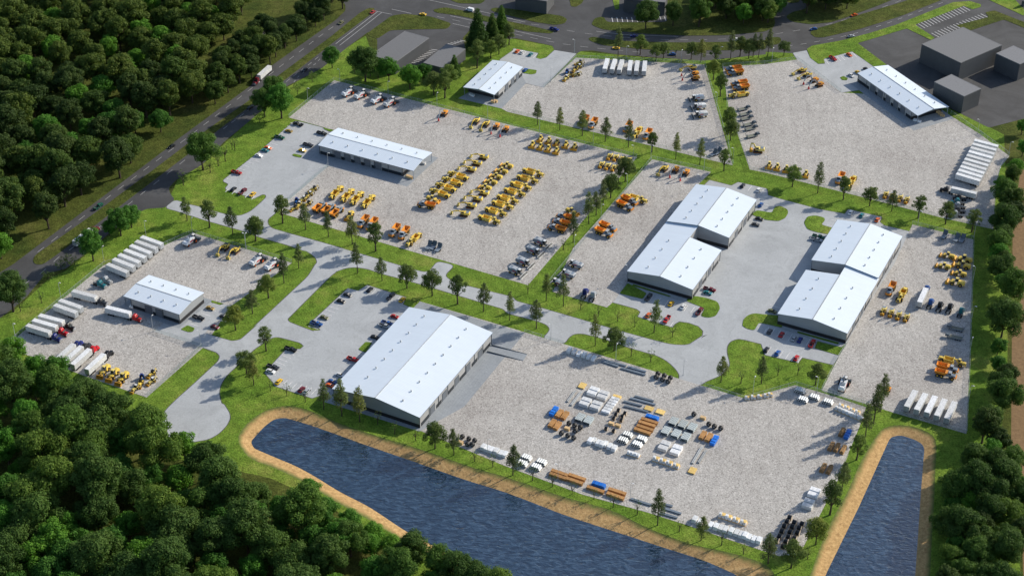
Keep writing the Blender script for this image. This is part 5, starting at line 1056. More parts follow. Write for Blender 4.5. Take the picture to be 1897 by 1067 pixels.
for c, p, w in (('black', [(240.7,95.7)], 'just below the coupled black truck'), ('teal', [(239.1,91.8)], 'second in the right yard stack'), ('silver', [(238.5,87.7)], 'third in the right yard stack'), ('darkgrey', [(237.4,83.4)], 'fourth in the right yard stack'), ('silver', [(235.5,79.3)], 'lowest in the right yard stack')):
    unit(c).put(*p[0], hb, CN[c]+' tractor unit without trailer, '+w, 'truck', gb)
hb = hd([(35,1.5),(37.5,9.2)])
unit('navy').put(*[(36.1,5.2)][0], hb, 'navy blue tractor unit at the foot of the narrow yard', 'truck', gb)
unit('silver').put(*[(40,2.9)][0], hb, 'silver grey tractor unit at the foot of the narrow yard', 'truck', gb)
hb = hd([(-208.5,11.9),(-202.4,8.4)])
unit('silver').put(*[(-203.6,14.8)][0], hb, 'silver grey tractor unit above the green one, west fence', 'truck', gb)
unit('teal').put(*[(-205.7,11.2)][0], hb, 'green tractor unit below the seven grey trailers, west fence', 'truck', gb)

# ---- cars
CARS = {}
CC = {'blk': ('black', 'black'), 'dk': ('darkgrey', 'dark grey'), 'gold': ('gold', 'gold'), 'grn': ('green', 'green'), 'or': ('carorange', 'orange'), 'teal': ('teal', 'teal'), 'wh': ('white', 'white'), 'yel': ('caryellow', 'yellow'),
      'red': ('red', 'red'), 'mar': ('maroon', 'maroon'), 'blue': ('blue', 'blue'), 'navy': ('navy', 'navy blue'), 'gry': ('silver', 'grey'), 'oli': ('olive', 'olive')}
def cars(rows, pts, h1, h2, where, group):
    seen = {}
    lst = rows.split()
    for t in lst: c, k = t[:-2].strip('.'), t[-2]; seen[(c, k)] = seen.get((c, k), 0)+1
    cnt = {}
    for t, (x, y) in zip(lst, pts):
        c, k, d = t[:-2], t[-2], t[-1]; kind = {'c': 'car', 'p': 'pickup', 'v': 'van'}[k]
        key = (CC[c][0], kind)
        if key not in CARS: CARS[key] = kit_car(*key)
        cnt[(c, k)] = i = cnt.get((c, k), 0)+1; tot = seen[(c, k)]
        o = '' if tot == 1 else ('upper ' if i == 1 else 'lower ') if tot == 2 else ('first ', 'second ', 'third ', 'fourth ', 'fifth ', 'sixth ')[i-1]
        CARS[key].put(x, y, {'a': h1, 'b': h2, 'A': h1+PI, 'B': h2+PI}[d], (o+CC[c][1]+' '+kind+' parked '+where).strip(), kind, group)
gc = 'cars parked on site'
cars('blkpA goldcA grnpa orca tealcA whca redpa', [(-123.9,173.2),(-128,165.3),(-131.9,157.6),(-137.5,146.1),(-139,143.5),(-141.7,137.8)] + [(-151.2,119.2)], E1, E2, 'along the left edge, north-west car park', gc)
cars('blkpa dkpa yelca', [(-108.3,162.4),(-114.8,149.3),(-117.9,143.6)], E1, E2, 'by the long hall, north-west car park', gc)
cars('blkcb marpb yelcB', [(-151.2,102.3),(-145.6,100.2),(-140.2,96.9)], E1, E2, 'in the lower row, north-west car park', gc)
cars('dkca blkca olica bluepa', [(-81.4,3.9),(-84.2,-1.4),(-91.2,-15.2),(-94,-20.6)], E1, E2, 'beside the curved lawn, front car park', gc)
cars('blkcb dkpb yelcb', [(-70.8,8.5),(-59.7,3),(-54.2,0)], E1, E2, 'in the top row, front car park', gc)
cars('redca bluepa grypa blkca redpa', [(-56.9,-14.1),(-59.8,-20),(-61,-22.2),(-65.5,-31),(-74.1,-48.9)], E1, E2, 'along the largest warehouse, front car park', gc)
cars('whca blueca orca', [(-79.7,-60.4),(-82.8,-65.5),(-83.7,-68.4)], E1, E2, 'at the lowest warehouse stalls, front car park', gc)
cars('blkpa dkpa whca', [(-104.3,-41.2),(-111.1,-55),(-112.3,-57.8)], E1, E2, 'by the left stalls, front car park', gc)
cars('yelcb marcb grycb', [(-107.7,-65.6),(-96.6,-71.4),(-94,-72.5)], E1, E2, 'in the bottom row, front car park', gc)
cars('goldca blkpa dkca marca', [(-147.7,-7.9),(-151.8,-16.3),(-140.1,-14.9),(-143.2,-23.4)], E1, E2, 'beside the west yard hall', gc)
cars('dkpb yelcb whcb marpb', [(67.8,3.5),(78.4,-2.1),(84.2,-4.6),(92,-8.3)], E1, E2, 'under the paired halls gable', gc)
cars('orcb redpB', [(66.5,-11.9),(75.1,-16)], E1, E2, 'in the lower row by the lone pine', gc)
cars('marpa tealca', [(99,9.8),(97.4,7.2)], E1, E2, 'at the corner of the paired halls', gc)
cars('blkcb whcb', [(125.3,108.4),(133.6,104.1)], E1, E2, 'on the upper courtyard stalls, left', gc)
cars('bluecb blkca dkca', [(133,89.2),(130.7,75.3),(128.2,69.7)], E1, E2, 'beside the rear paired hall', gc)
cars('whcb tealcb orcb', [(180,82),(185.4,79.2),(193,75)], E1, E2, 'at the top of the courtyard under trees', gc)
cars('grnpa grypa', [(160,58),(158.6,55.1)], E1, E2, 'against the rear eastern hall', gc)
cars('dkcb redcb grycb navycb redpb', [(124.3,-24.7),(129.7,-27.2),(135.3,-30.1),(138,-31.5),(143.6,-34)], E1, E2, 'under the eastern gable', gc)
cars('blkcb bluecb redcb', [(121,-39.3),(126,-41.9),(134.4,-45.6)], E1, E2, 'in the lowest row by the pine lawn', gc)
cars('olica', [(127.6,-8.1)], E1, E2, 'alone at the corner of the front eastern hall', gc)
cars('orcb whcb tealcb', [(2.5,264.7),(5.5,263.5),(10.7,260.6)], E1, E2, 'north of the small northern hall', gc)
cars('bluecb', [(7.3,240.3)], E1, E2, 'alone beside the small northern hall', gc)
hB7 = rad(-62.6)
cars('redpa orca whca yelca blkca', [(196.7,256.7),(207.3,262.2),(204.4,235.4),(209,239.1),(214.7,243.4)], hB7, hB7, 'by the upper right hall', gc)
for c, kind, seg, w in (('red', 'car', [(-89.4,319.8),(-91.7,315.5)], 'entering the west road at the junction'), ('olive', 'car', [(-108.4,304.9),(-110.8,300.1)], 'on the left carriageway, upper west road'), ('darkgrey', 'car', [(-125.3,241.2),(-127.3,236.8)], 'near the big bright tree, west road'),
        ('caryellow', 'car', [(-56.2,314.3),(-60.2,315.8)], 'at the north junction'), ('white', 'van', [(-26.1,320.5),(-30.1,322.5)], 'on the north road, upper left'), ('navy', 'pickup', [(24.3,295.9),(28.6,293.1)], 'leaving the grass median, north road'),
        ('navy', 'car', [(77.8,286.1),(73.5,286.6)], 'on the far lane in tree shade, north road'), ('caryellow', 'car', [(65.8,269.2),(61.7,270.1)], 'behind the lone pine, north road'), ('blue', 'car', [(100.4,261.8),(95.8,262.1)], 'above the white trailers, north road'),
        ('white', 'car', [(140.9,282.5),(137.4,281.5)], 'between pines, north road'), ('blue', 'car', [(192.2,297.7),(188.1,296.2)], 'beside the median tip, upper right'), ('silver', 'car', [(210.4,286.6),(214.5,288.1)], 'on the near lane, upper right road'),
        ('carorange', 'car', [(221.1,318.4),(216.7,316)], 'on the far lane, upper right road'), ('black', 'car', [(-190.8,149.2),(-193.5,145.5)], 'on the west road beside the forest'), ('green', 'pickup', [(-221.7,81.9),(-219.1,87)], 'on the west road below the forest'), ('black', 'car', [(-154.7,190.2),(-152.2,194.3)], 'in the shade on the right carriageway, west road')):
    key = (c, kind)
    if key not in CARS: CARS[key] = kit_car(*key)
    m = mid(seg); col = {'olive': 'tan', 'darkgrey': 'dark grey', 'caryellow': 'yellow', 'carorange': 'orange', 'silver': 'grey', 'navy': 'navy blue'}.get(c, c)
    CARS[key].put(m[0], m[1], hd(seg), col+' '+kind+' driving, '+w, kind, 'vehicles on the public roads')

# ------------------------------------------------------------------ material yard
gy = 'material stacks'
wb = kit_block('wrapped_block_stack', 'white', 5.3, 4.7, 1.9, 2)
row(wb, [(37.6,-72.5),(41.9,-75.3),(33.7,-80.3),(38.4,-82.8)], E2, 'large white-wrapped double stack', 'of four in the upper yard middle', 'stack', gy)
wb2 = kit_block('wrapped_block_stack', 'white', 6.2, 4.4, 1.7, 2, gapx=.25)
row(wb2, [(67.7,-110.5),(72.6,-113.3)], E2, 'white-wrapped double stack', 'above the cream block pallets', 'stack', gy)
row(wb, [(129.6,-140.8),(126,-148.1)], E2, 'white-wrapped stack', 'at the right edge near the pond', 'stack', gy, 'T')
bag = kit_block('wrapped_pallet', 'bag', 3.5, 1.9, 1.6); bagt = kit_block('wrapped_pallet', 'bag', 3.3, 2.1, 2.1)
def bags(pts, where, h=E2):
    for i, (x, y) in enumerate(pts): (bag if i*7 % 3 else bagt).put(x, y, h, ('tall ' if not i*7 % 3 else 'low ')+'white wrapped pallet, '+nth(i, len(pts))+' '+where, 'pallet', 'white wrapped pallets')
bags([(35,-107.3),(36.6,-106.9),(38.5,-108.4),(40.2,-109.6),(41.5,-109.2),(43.5,-110.7),(45.4,-112.3)], 'of seven left of the pipe stacks')
bags([(27.4,-41),(29.7,-42.2),(31.9,-43.6),(34.3,-44.5),(36.5,-45.7),(38.7,-47)], 'of six on the avenue edge')
bags([(-12.2,-112),(-10.3,-112.7),(-8.5,-113.6),(-6.5,-114.7),(-4.5,-115.8),(-2.7,-116.5)], 'of the pond edge row')
bags([(77.2,-157.8),(79.4,-159.1),(83.6,-161.1),(85.7,-162.2),(87.7,-162.9),(89.5,-163.6)], 'behind the pine, pond edge')
bags([(91.8,-164.8),(93.9,-165.6),(95.7,-166.6),(97.2,-167.4),(98.8,-168.3),(100.7,-169.4),(102.7,-170.3)], 'of seven near the reels, pond edge')
pav = kit_block('paving_block_pallet', 'bag', 1.7, 2.3, 1.2)
c1, c2 = [(47.6,-75),(42,-86.2)], [(49.1,-75.7),(43.5,-86.9)]
for i in range(7):
    for j, q in enumerate((c1, c2)):
        p = Vector(q[0]).lerp(Vector(q[1]), i/6)
        (pav if i else CARS.setdefault('pavy', kit_block('paving_block_pallet', 'ply', 1.7, 2.3, .9))).put(p.x, p.y, E2, ('cream' if not i else 'white')+' block pallet, '+nth(i, 7, 'T')+(' in left file' if j == 0 else ' in right file')+' beside large white stacks', 'pallet', 'block pallets in two files')
blk = kit_pavers('ply'); blw = kit_pavers('bag')
row(blk, [(63.4,-119.5),(66.2,-120.8),(69,-122.4),(71.9,-124)], E2, 'cream and white block pallet', 'of four below the double stacks', 'pallet', gy, scale=1.5)
row(blw, [(52,-115.5),(53.6,-116.3),(55.1,-116.8)], E2, 'grey-white block pallet', 'of three below the pipes', 'pallet', gy, scale=1.3)
row(blk, [(88.7,-155.4),(91.4,-156.8),(94.4,-158.2),(97.4,-159.6)], E2, 'cream and white block pallet', 'of four behind the pond pallets', 'pallet', gy, scale=1.5)
row(blw, [(148.3,-83.7),(149.8,-85),(151.4,-86.1),(152.9,-87.3),(154.5,-88.4),(156,-89.6),(157.6,-90.7)], E2, 'grey-white block pallet', 'at the top right corner', 'pallet', gy, scale=1.35)
row(blk, [(150.2,-81.5),(152.5,-83),(154.7,-84.6),(156.9,-86.2)], E2, 'cream block pallet', 'behind grey ones, top right corner', 'pallet', gy, scale=1.2)
row(blk, [(107.9,-76.4),(110.7,-75.9),(113.9,-75.4),(116.8,-74.8),(118.9,-74)], E2+.4, 'cream block pallet', 'under the pine lawn lamp', 'pallet', gy, scale=1.3)
lum, lumL, logs, tarp = kit_lumber(5.4, 2.1), kit_lumber(8.2, 1.7, 1.2), kit_logs(), kit_tarp()
row(lum, [(21.7,-88.4),(24.1,-89.8),(18.3,-95.3),(20.7,-96.9)], E2, 'orange-brown lumber stack', 'beside the left blue tarpaulin', 'lumber stack', gy)
row(lumL, [(62.2,-93.3),(60.9,-95.5),(59.8,-98.1),(58.6,-100.4)], E1, 'orange-brown lumber stack lying across', 'below the middle tarpaulin', 'lumber stack', gy, 'T')
row(lum, [(85.3,-103),(87.7,-104.5)], E2, 'orange-brown lumber stack', 'left of the right blue tarpaulin', 'lumber stack', gy)
row(lumL, [(21.1,-128.8),(20.3,-130.8),(28.3,-131.4),(27.2,-134.1),(36.2,-139.3),(45.4,-140.7),(44.4,-143.3)], E1, 'orange-brown lumber stack', 'of seven along the pond fence', 'lumber stack', gy)
row(logs, [(147.5,-100.5),(141.3,-110.1),(143.6,-111),(146.2,-112.2),(135.8,-124.6),(138.2,-125.7)], E2, 'rough brown log stack', 'along the right yard edge', 'log stack', gy)
for p, h, w in (([(19.2,-86.7)], E2, 'left of the four lumber stacks'), ([(63.5,-90.9)], E1, 'above the four long lumber stacks'), ([(90.1,-106.6)], E2, 'right of two lumber stacks'), ([(37.7,-136.5)], E1, 'on the pond fence'), ([(150,-101.9)], E2, 'beside logs at the right yard edge')):
    tarp.put(*p[0], h, 'bright blue tarpaulin over a long stack '+w, 'tarpaulin', gy)
pl = kit_pipes(5.0, 6, 3, .28, 'pipegrey', 'pipe_bundle'); pl.add('strap', P['bag'], *[B(x, 0, .85, .3, 3.25, 1.5) for x in (-1.9, -.7, .6, 1.9)]); pw = kit_pipes(2.7, 5, 2, .48)
row(pl, [(30.9,-91.2),(34.8,-93.2)], E2, 'bundle of thin grey-blue pipes', 'behind the black coils', 'pipe bundle', gy)
row(pl, [(72.8,-93.6),(69.1,-100.1),(76.9,-95.6),(73.4,-102.2),(81,-97.7),(77.6,-104.3)], E2, 'bundle of thin dark blue pipes', 'of six, yard middle', 'pipe bundle', gy)
row(pw, [(49.4,-106.7),(51.7,-102.9),(55.5,-109.4),(57.8,-105.8)], E2, 'short white concrete pipe stack', 'of four, yard middle', 'pipe stack', gy)
row(pw, [(4.9,-122.8),(6.7,-118.7),(10.8,-125),(13.1,-121.8)], E2, 'short white concrete pipe stack', 'beside the pond pine', 'pipe stack', gy)
row(pw, [(132.8,-70.9),(133.1,-77.2),(138.6,-75.5),(144.4,-78.9)], E2, 'short white concrete pipe stack', 'at the top right yard corner', 'pipe stack', gy)
reel, coil, crate, ply = kit_reel(), kit_coil(), kit_crate(), kit_ply()
row(reel, [(48.7,-85.6),(47.5,-88.4),(46.2,-91.2),(42.6,-98.6)], E2, 'black cable reel, wooden flanges', 'of the left file, yard middle', 'cable reel', gy, 'T')
row(reel, [(51.4,-87.8),(50.1,-90),(49.5,-92.6),(45.8,-100.1)], E2, 'black cable reel, wooden flanges', 'of the right file, yard middle', 'cable reel', gy, 'T')
row(reel, [(117.2,-156.5),(115.8,-159),(114.4,-161.7),(112.9,-164.9),(111.5,-167.9),(110,-170.6)], E2, 'large black cable reel', 'of the left file, bottom corner', 'cable reel', gy, 'T', scale=1.25)
row(reel, [(118.8,-159.6),(117.6,-162.1),(116.3,-165.2),(115,-168.2),(113.6,-170.9),(112.1,-173.9)], E2, 'large black cable reel', 'of the middle file, bottom corner', 'cable reel', gy, 'T', scale=1.25)
row(reel, [(121.8,-160.4),(120.4,-162.9),(119.2,-165.8),(117.5,-169.1)], E2, 'large black cable reel', 'of the right file, bottom corner', 'cable reel', gy, 'T', scale=1.25)
row(coil, [(25.8,-95.3),(28.4,-96.8),(31,-98.2),(28.6,-100.7)], E1, 'black hose coil', 'of the upper four, left yard', 'hose coil', gy, scale=1.25)
row(coil, [(22.4,-102.2),(25.1,-103.8),(27.7,-105.3)], E1, 'black hose coil', 'of the lower three, left yard', 'hose coil', gy, scale=1.25)
row(coil, [(82.6,-88.5)], E1, 'single black hose coil', 'above the wooden crate, right of pipe bundles', 'hose coil', gy, scale=1.25)
row(coil, [(88.5,-95.5),(91,-96.9),(93.7,-98.3)], E1, 'black hose coil', 'of three by the right lumber', 'hose coil', gy, scale=1.25)
row(coil, [(68.2,-58.9),(71,-60.4),(73.7,-61.9)], E1, 'black hose coil', 'of the rear three by the avenue', 'hose coil', gy, scale=1.25)
row(coil, [(67.3,-61.4),(70,-63.2),(72.6,-64.7)], E1, 'black hose coil', 'of the front three by the avenue', 'hose coil', gy, scale=1.25)
row(coil, [(-21.7,-104.9),(-18.9,-106.4),(-16.3,-107.6),(-17,-110.4),(-19.4,-110.2)], E1, 'black hose coil', 'by the pond pine, warehouse corner', 'hose coil', gy, scale=1.2)
for p, w in (([(86.4,-90.6)], 'below the single hose coil'), ([(44.9,-94.9)], 'left above two cable reels'), ([(47.8,-96.3)], 'right above two cable reels'), ([(25,-98.6)], 'among the left hose coils'), ([(-11.7,200.5)], 'under the northern hall canopy, left'), ([(-10.3,201.3)], 'under the northern hall canopy, right'),
             ([(-57.4,116.3)], 'under the long hall canopy, left'), ([(-55.6,115.1)], 'under the long hall canopy, right'), ([(248.2,191)], 'at the upper right hall, rear'), ([(249,189)], 'at the upper right hall, middle'), ([(249.8,187.1)], 'at the upper right hall, front'), ([(-22.5,-108.6)], 'among the hose coils by the pond pine')):
    crate.put(*p[0], E1 if 'F' else 0, 'tan wooden crate '+w, 'crate', 'wooden crates')
for p, h, w in (([(32.7,-67.3)], E2, 'at the top left of the material yard'), ([(62.5,-83.7)], E1, 'left of a pair beside dark beams'), ([(67.5,-86.1)], E1, 'right of a pair beside dark beams'), ([(78.8,-126.2)], E2, 'at the lower right of the material yard')):
    ply.put(*p[0], h, 'low stack of yellow panels '+w, 'panel stack', gy)
for i, (seg, col, w) in enumerate((([(25.6,-79.1),(29.5,-71)], 'beamlite', 'left of two by the white stacks'), ([(27.2,-81.6),(32.2,-71.7)], 'beamlite', 'right of two by the white stacks'), ([(51.2,-78.5),(59.5,-81.8)], 'beam', 'second nearest of four, yard middle'), ([(54.4,-76.2),(65.6,-81)], 'beam', 'third nearest of four, yard middle'),
        ([(56.6,-74.7),(65,-78.4)], 'beam', 'farthest of four, yard middle'), ([(51.3,-81.9),(62,-86.2)], 'beam', 'nearest of four, yard middle'), ([(79.2,-121.4),(84.3,-110.5)], 'beamlite', 'left of two by the lower yellow panels'), ([(81.9,-121),(86.1,-112.7)], 'beamlite', 'right of two by the lower yellow panels'),
        ([(42.4,-48.6),(50.1,-52.7)], 'beam', 'leftmost on the avenue edge'), ([(43.4,-47.7),(53.8,-52.2)], 'beam', 'second from left, avenue edge'), ([(51.2,-53.8),(62.4,-58.9)], 'beam', 'nearest on the avenue edge'), ([(54.4,-52.7),(62.8,-56.6)], 'beam', 'rightmost on the avenue edge'),
        ([(51.1,-144.5),(59.6,-148.6)], 'beam', 'leftmost of the pond edge'), ([(64.8,-147.7),(68.5,-149.2)], 'beam', 'right of the pond pine, short'), ([(64.4,-150.3),(71.8,-153.8)], 'beam', 'right of the pond pine, long'), ([(62.7,-153.2),(70,-156.3)], 'beam', 'nearest the pond behind the pine'))):
    L_ = (Vector(seg[1])-Vector(seg[0])).length; m = mid(seg)
    kit_beam(L_, col, 2).put(m[0], m[1], hd(seg), ('pale' if col == 'beamlite' else 'dark')+' steel beam bundle, '+w, 'steel beams', 'steel beam bundles')
# white bags under two canopies
for p, w in (([(-24.9,209.5)], 'under the small northern hall canopy, left'), ([(-23.7,208.2)], 'under the small northern hall canopy, right'), ([(232.9,181.5)], 'before the upper right hall, left'), ([(235,179.9)], 'before the upper right hall, right'), ([(-49.3,130.5)], 'behind the long hall canopy'), ([(-186.4,-6.7)], 'under the west hall canopy')):
    CARS.setdefault('bg', kit_block('bag_pallet', 'bag', 2.2, 1.8, 1.2)).put(*p[0], E1, 'pallet of white bags '+w, 'pallet', 'bag pallets')

# ------------------------------------------------------------------ trees: tapered trunk with limbs, crown of leaf sprays
def leafcloud(rg, blobs, per, size, flat=.0):
    co, fs = [], []
    for c, r in blobs:
        for _ in range(max(8, int(per*r*r))):
            v = Vector((rg.gauss(0, 1), rg.gauss(0, 1), rg.gauss(.25, 1)))
            if v.length < .01: continue
            v.normalize(); q = r*(.5+.55*rg.random()**.5+(rg.random()**4)*.35)
            p = c+Vector((v.x*q, v.y*q, v.z*q*.8))
            n = (v+Vector((rg.uniform(-1, 1), rg.uniform(-1, 1), rg.uniform(-.4, 1)))*.75).normalized()
            t = n.cross(Vector((rg.uniform(-1, 1), rg.uniform(-1, 1), rg.uniform(-1, 1)))).normalized(); u = n.cross(t)
            s = size*rg.uniform(.6, 1.25); b = len(co)
            co += [p-t*s*.5, p+u*s*.32, p+t*s*.5, p-u*s*.32]; fs.append((b, b+1, b+2, b+3))
    return co, fs
def limb(bm, pts, rs, seg=6):
    prev = None
    for i, (p, r) in enumerate(zip(pts, rs)):
        d = ((pts[min(i+1, len(pts)-1)]-pts[max(i-1, 0)])).normalized()
        a = d.orthogonal().normalized(); b = d.cross(a)
        ring = [bm.verts.new(p+(a*math.cos(2*PI*k/seg)+b*math.sin(2*PI*k/seg))*r) for k in range(seg)]
        if prev:
            for k in range(seg): bm.faces.new((prev[k], prev[(k+1) % seg], ring[(k+1) % seg], ring[k]))
        prev = ring
def tree_mesh(seed, kind, H, Rr, mat, per, size):
    """returns trunk mesh and crown mesh; H height, Rr crown radius"""
    rg = random.Random(seed); bm = bmesh.new(); blobs = []
    if kind == 'pine':
        top = Vector((rg.uniform(-.5, .5), rg.uniform(-.5, .5), H*.97))
        limb(bm, [Vector((0, 0, -.2)), top*.35, top*.7, top], [.27, .2, .12, .03])
        z = .38
        while z < .97:
            rr = Rr*(1-(z-.38)/.63)**.8*rg.uniform(.6, 1.15)+.2; n = 3 if z < .75 else 2; a0 = rg.uniform(0, 6.28)
            for k in range(n+1):
                a = a0+2*PI*k/(n+1)+rg.uniform(-.5, .5); q = rr*rg.uniform(.45, .95)
                c = top*z+Vector((math.cos(a)*q, math.sin(a)*q, rg.uniform(-.4, .1)))
                limb(bm, [top*(z-.02), c], [.07, .02], 4)
                blobs.append((c, .5+rr*.28*rg.uniform(.6, 1.15)))
            z += .062
    elif kind == 'spruce':
        limb(bm, [Vector((0, 0, -.2)), Vector((0, 0, H*.6)), Vector((0, 0, H*.98))], [.35, .2, .03])
        z = .08
        while z < .98:
            rr = Rr*(1-z)**.85*rg.uniform(.85, 1.1)+.2; n = max(3, int(rr*2.6)); a0 = rg.uniform(0, 6.28)
            for k in range(n):
                a = a0+2*PI*k/n; q = rr*rg.uniform(.55, .95); c = Vector((math.cos(a)*q, math.sin(a)*q, H*z-.25*q))
                limb(bm, [Vector((0, 0, H*z)), c], [.06, .02], 4); blobs.append((c, .5+rr*.26))
            z += .05
    else:
        th = H*{'round': .26, 'broad': .2, 'sparse': .3}[kind]; limb(bm, [Vector((0, 0, -.2)), Vector((rg.uniform(-.2, .2), rg.uniform(-.2, .2), th)), Vector((rg.uniform(-.5, .5), rg.uniform(-.5, .5), H*.6))], [H*.028, H*.02, H*.01])
        n = {'round': 19, 'broad': 30, 'sparse': 12}[kind]
        for k in range(n):
            t = (k+.5)/n; zz = 1-1.72*t; a = k*2.4+rg.uniform(-.4, .4); rad_ = math.sqrt(max(.02, 1-min(1, zz*zz)))
            q = Rr*rg.uniform(.45, .98)*rad_
            c = Vector((math.cos(a)*q, math.sin(a)*q, th+(H-th)*(.5+.38*zz)+rg.uniform(-.4, .4)))
            r = Rr*rg.uniform(.18, .42)*(1.0 if kind != 'sparse' else .8)
            blobs.append((c, r))
            if k % 2 == 0: limb(bm, [Vector((0, 0, th*rg.uniform(.8, 1.4))), c*.6+Vector((0, 0, th*.4)), c], [H*.013, H*.008, .03], 5)
        if kind != 'sparse': blobs.append((Vector((0, 0, th+(H-th)*.5)), Rr*.45))
    me1 = bpy.data.meshes.new('trunk'); bm.to_mesh(me1); bm.free(); me1.materials.append(BARK)
    co, fs = leafcloud(rg, blobs, per, size)
    me2 = bpy.data.meshes.new('crown'); me2.from_pydata(co, [], fs); me2.materials.append(LEAF[mat])
    return me1, me2
TK = {}
def variants(key, n, kind, H, R_, mat, per, size):
    TK[key] = [tree_mesh(hash_(key)+k, kind, H*(.93+.07*k), R_*(1.05-.05*k), mat, per, size) for k in range(n)]
def hash_(s): return sum(ord(c)*(i+3) for i, c in enumerate(s))
variants('pine', 5, 'pine', 17.5, 3.2, 'pine', 62, .55)
variants('round', 5, 'round', 13.6, 4.7, 'park', 85, .62)
variants('bright', 3, 'broad', 15, 5.6, 'bright', 80, .68)
variants('oak', 4, 'broad', 20, 8.0, 'oak', 66, .8)
variants('forest', 5, 'broad', 16, 6.4, 'forest', 64, .8)
variants('forestg', 2, 'broad', 13, 5.0, 'bright', 75, .7)
variants('spruce', 2, 'spruce', 24, 5.6, 'oak', 60, .7)
variants('young', 3, 'sparse', 7.5, 2.4, 'sparse', 26, .42)
variants('bush', 2, 'sparse', 6, 3.2, 'park', 40, .5)
NAMES = {'pine': 'pine_tree', 'round': 'park_tree', 'bright': 'park_tree', 'oak': 'deciduous_tree', 'forest': 'deciduous_tree', 'forestg': 'deciduous_tree', 'spruce': 'spruce_tree', 'young': 'young_tree', 'bush': 'bush'}
def tree(key, x, y, label, group=None, s=1.0, z=0):
    tr, cr = rnd.choice(TK[key])
    r = empty(NAMES[key], x, y, rnd.uniform(0, 6.28), z); r.scale = (s, s, s*rnd.uniform(.94, 1.08))
    link('trunk', tr, r); link('crown', cr, r)
    tag(r, label, 'bush' if key == 'bush' else 'tree', group); return r
DESC = {'pine': 'slender pine tree', 'round': 'round-crowned green tree', 'bright': 'bright green leafy tree', 'oak': 'large dark green tree', 'spruce': 'tall dark spruce', 'young': 'thin young tree', 'bush': 'low pale green bush'}
def line(key, pts, where, group, k='L', s=1.0, jitter=.12):
    for i, (x, y) in enumerate(pts): tree(key, x, y, (DESC[key]+', '+nth(i, len(pts), k)+' '+where).replace(',  ', ' '), group, s*rnd.uniform(1-jitter, 1+jitter))
ga = 'trees planted along the avenues and strips'
line('pine', [(-171.4,71.4),(-145.6,58.5)], 'above the west yard, by the entrance', ga); line('round', [(-158.7,64.9),(-133.1,52.8)], 'above the west yard, by the entrance', ga)
line('pine', [(-108.2,63.3),(-95.6,56.7),(-82.7,49.7)], 'on the lawn below the dump trucks', ga); line('round', [(-133,52.5)], 'beside the avenue near the long hall car park', ga)
line('round', [(-120.9,69.5),(-70.2,43.5)], 'on the lawn below the dump trucks', ga)
line('pine', [(-114.1,14.4),(-108.1,27.6)], 'on the lawn right of the west yard', ga, s=.95); line('round', [(-120.4,1.6)] + [(-133.1,-25.1)], 'on the lawn right of the west yard', ga, s=.95)
line('pine', [(-126.7,-11.6)], 'alone beside the west car park lawn', ga); line('pine', [(-119.1,-67.5)], 'in the pair near the turning circle', ga); line('round', [(-123.5,-59.1)], 'in the pair near the turning circle', ga); line('round', [(-116.4,-41.4)], 'at the entrance of the front car park', ga)
line('pine', [(-77.9,23.7),(-65.2,17.1),(-13.9,-9),(-1,-15.9)], 'on the long lawn above the largest warehouse', ga); line('round', [(-52.4,10.8),(-39.5,4.3),(-26.7,-2.6)], 'on the long lawn above the largest warehouse', ga)
line('pine', [(14.2,174.7),(26.9,168.6),(39.6,162.5),(52.4,156),(65.2,150),(91,137.3),(103.8,131.2)], 'on the long diagonal grass strip', ga, s=.97); line('round', [(78.2,144.6),(116.7,124.6)], 'on the long diagonal grass strip', ga, s=.9)
line('pine', [(57.7,110.1),(48.5,87.8),(44.5,79),(40.2,70.3),(31.6,52.7)], 'on the strip beside the narrow yard', ga, 'T'); line('round', [(61.6,113),(52.9,96.1)], 'on the strip beside the narrow yard', ga, 'T')
line('pine', [(11.9,-22.6),(16.9,0.2),(25.3,-4.1),(39.8,-36),(68.5,-25.4),(97.1,-63.7),(115.8,-64.6)], 'between the avenue and courtyard', ga); line('round', [(48.6,-40.2)], 'above the beams on the small lawn', ga)
line('pine', [(64.6,259.7),(114.9,252.5),(133.4,256.8),(147.6,259.7),(150.9,258.8)] + [(156.8,260.7)], 'along the north road', ga, s=.95); line('round', [(78.3,261.6),(87.6,254.5),(92.3,257.3),(109.3,256.2),(123.3,250.5),(139.7,260.5),(144.7,257.8)] + [(166.9,261.7)], 'along the north road', ga, s=.85)
line('round', [(120.5,229.8),(122.7,209.5),(123,164.9),(123.6,158)], 'on the strip dividing the upper yards', ga, 'T', s=1.05)
line('round', [(152.4,108.4),(178.1,95.4),(191.3,89.3),(215.1,77.4),(228.4,71.8),(240.8,64.4)], 'on the strip above the courtyard', ga, s=.95); line('pine', [(165.2,101.9),(202.2,84)], 'on the strip above the courtyard', ga, s=.95)
line('round', [(140.8,-65.3)], 'on the lawn below the eastern car row', ga, s=.95)
line('pine', [(167.6,-84.3),(163,-93.1),(157.8,-102.5)] + [(141.8,-138.7)], 'between material yard and narrow pond', ga, 'T', s=1.05)
line('round', [(151.4,-118.1),(134.5,-153.6),(126,-171.7),(114.1,-185.3)], 'on the bank of the narrow pond', ga, 'T', s=1.0)
line('pine', [(61.4,-160.5),(78.8,-169.6),(105,-183)] + [(0.8,-129.4)], 'along the wide pond bank', ga)
line('pine', [(-85.1,-85.1),(-76.5,-89.9),(-68.2,-93.7),(-25.1,-116.4)], 'before the warehouse gable, above the pond', ga); line('round', [(-33.6,-111.9)], 'at the warehouse corner above the pond', ga)
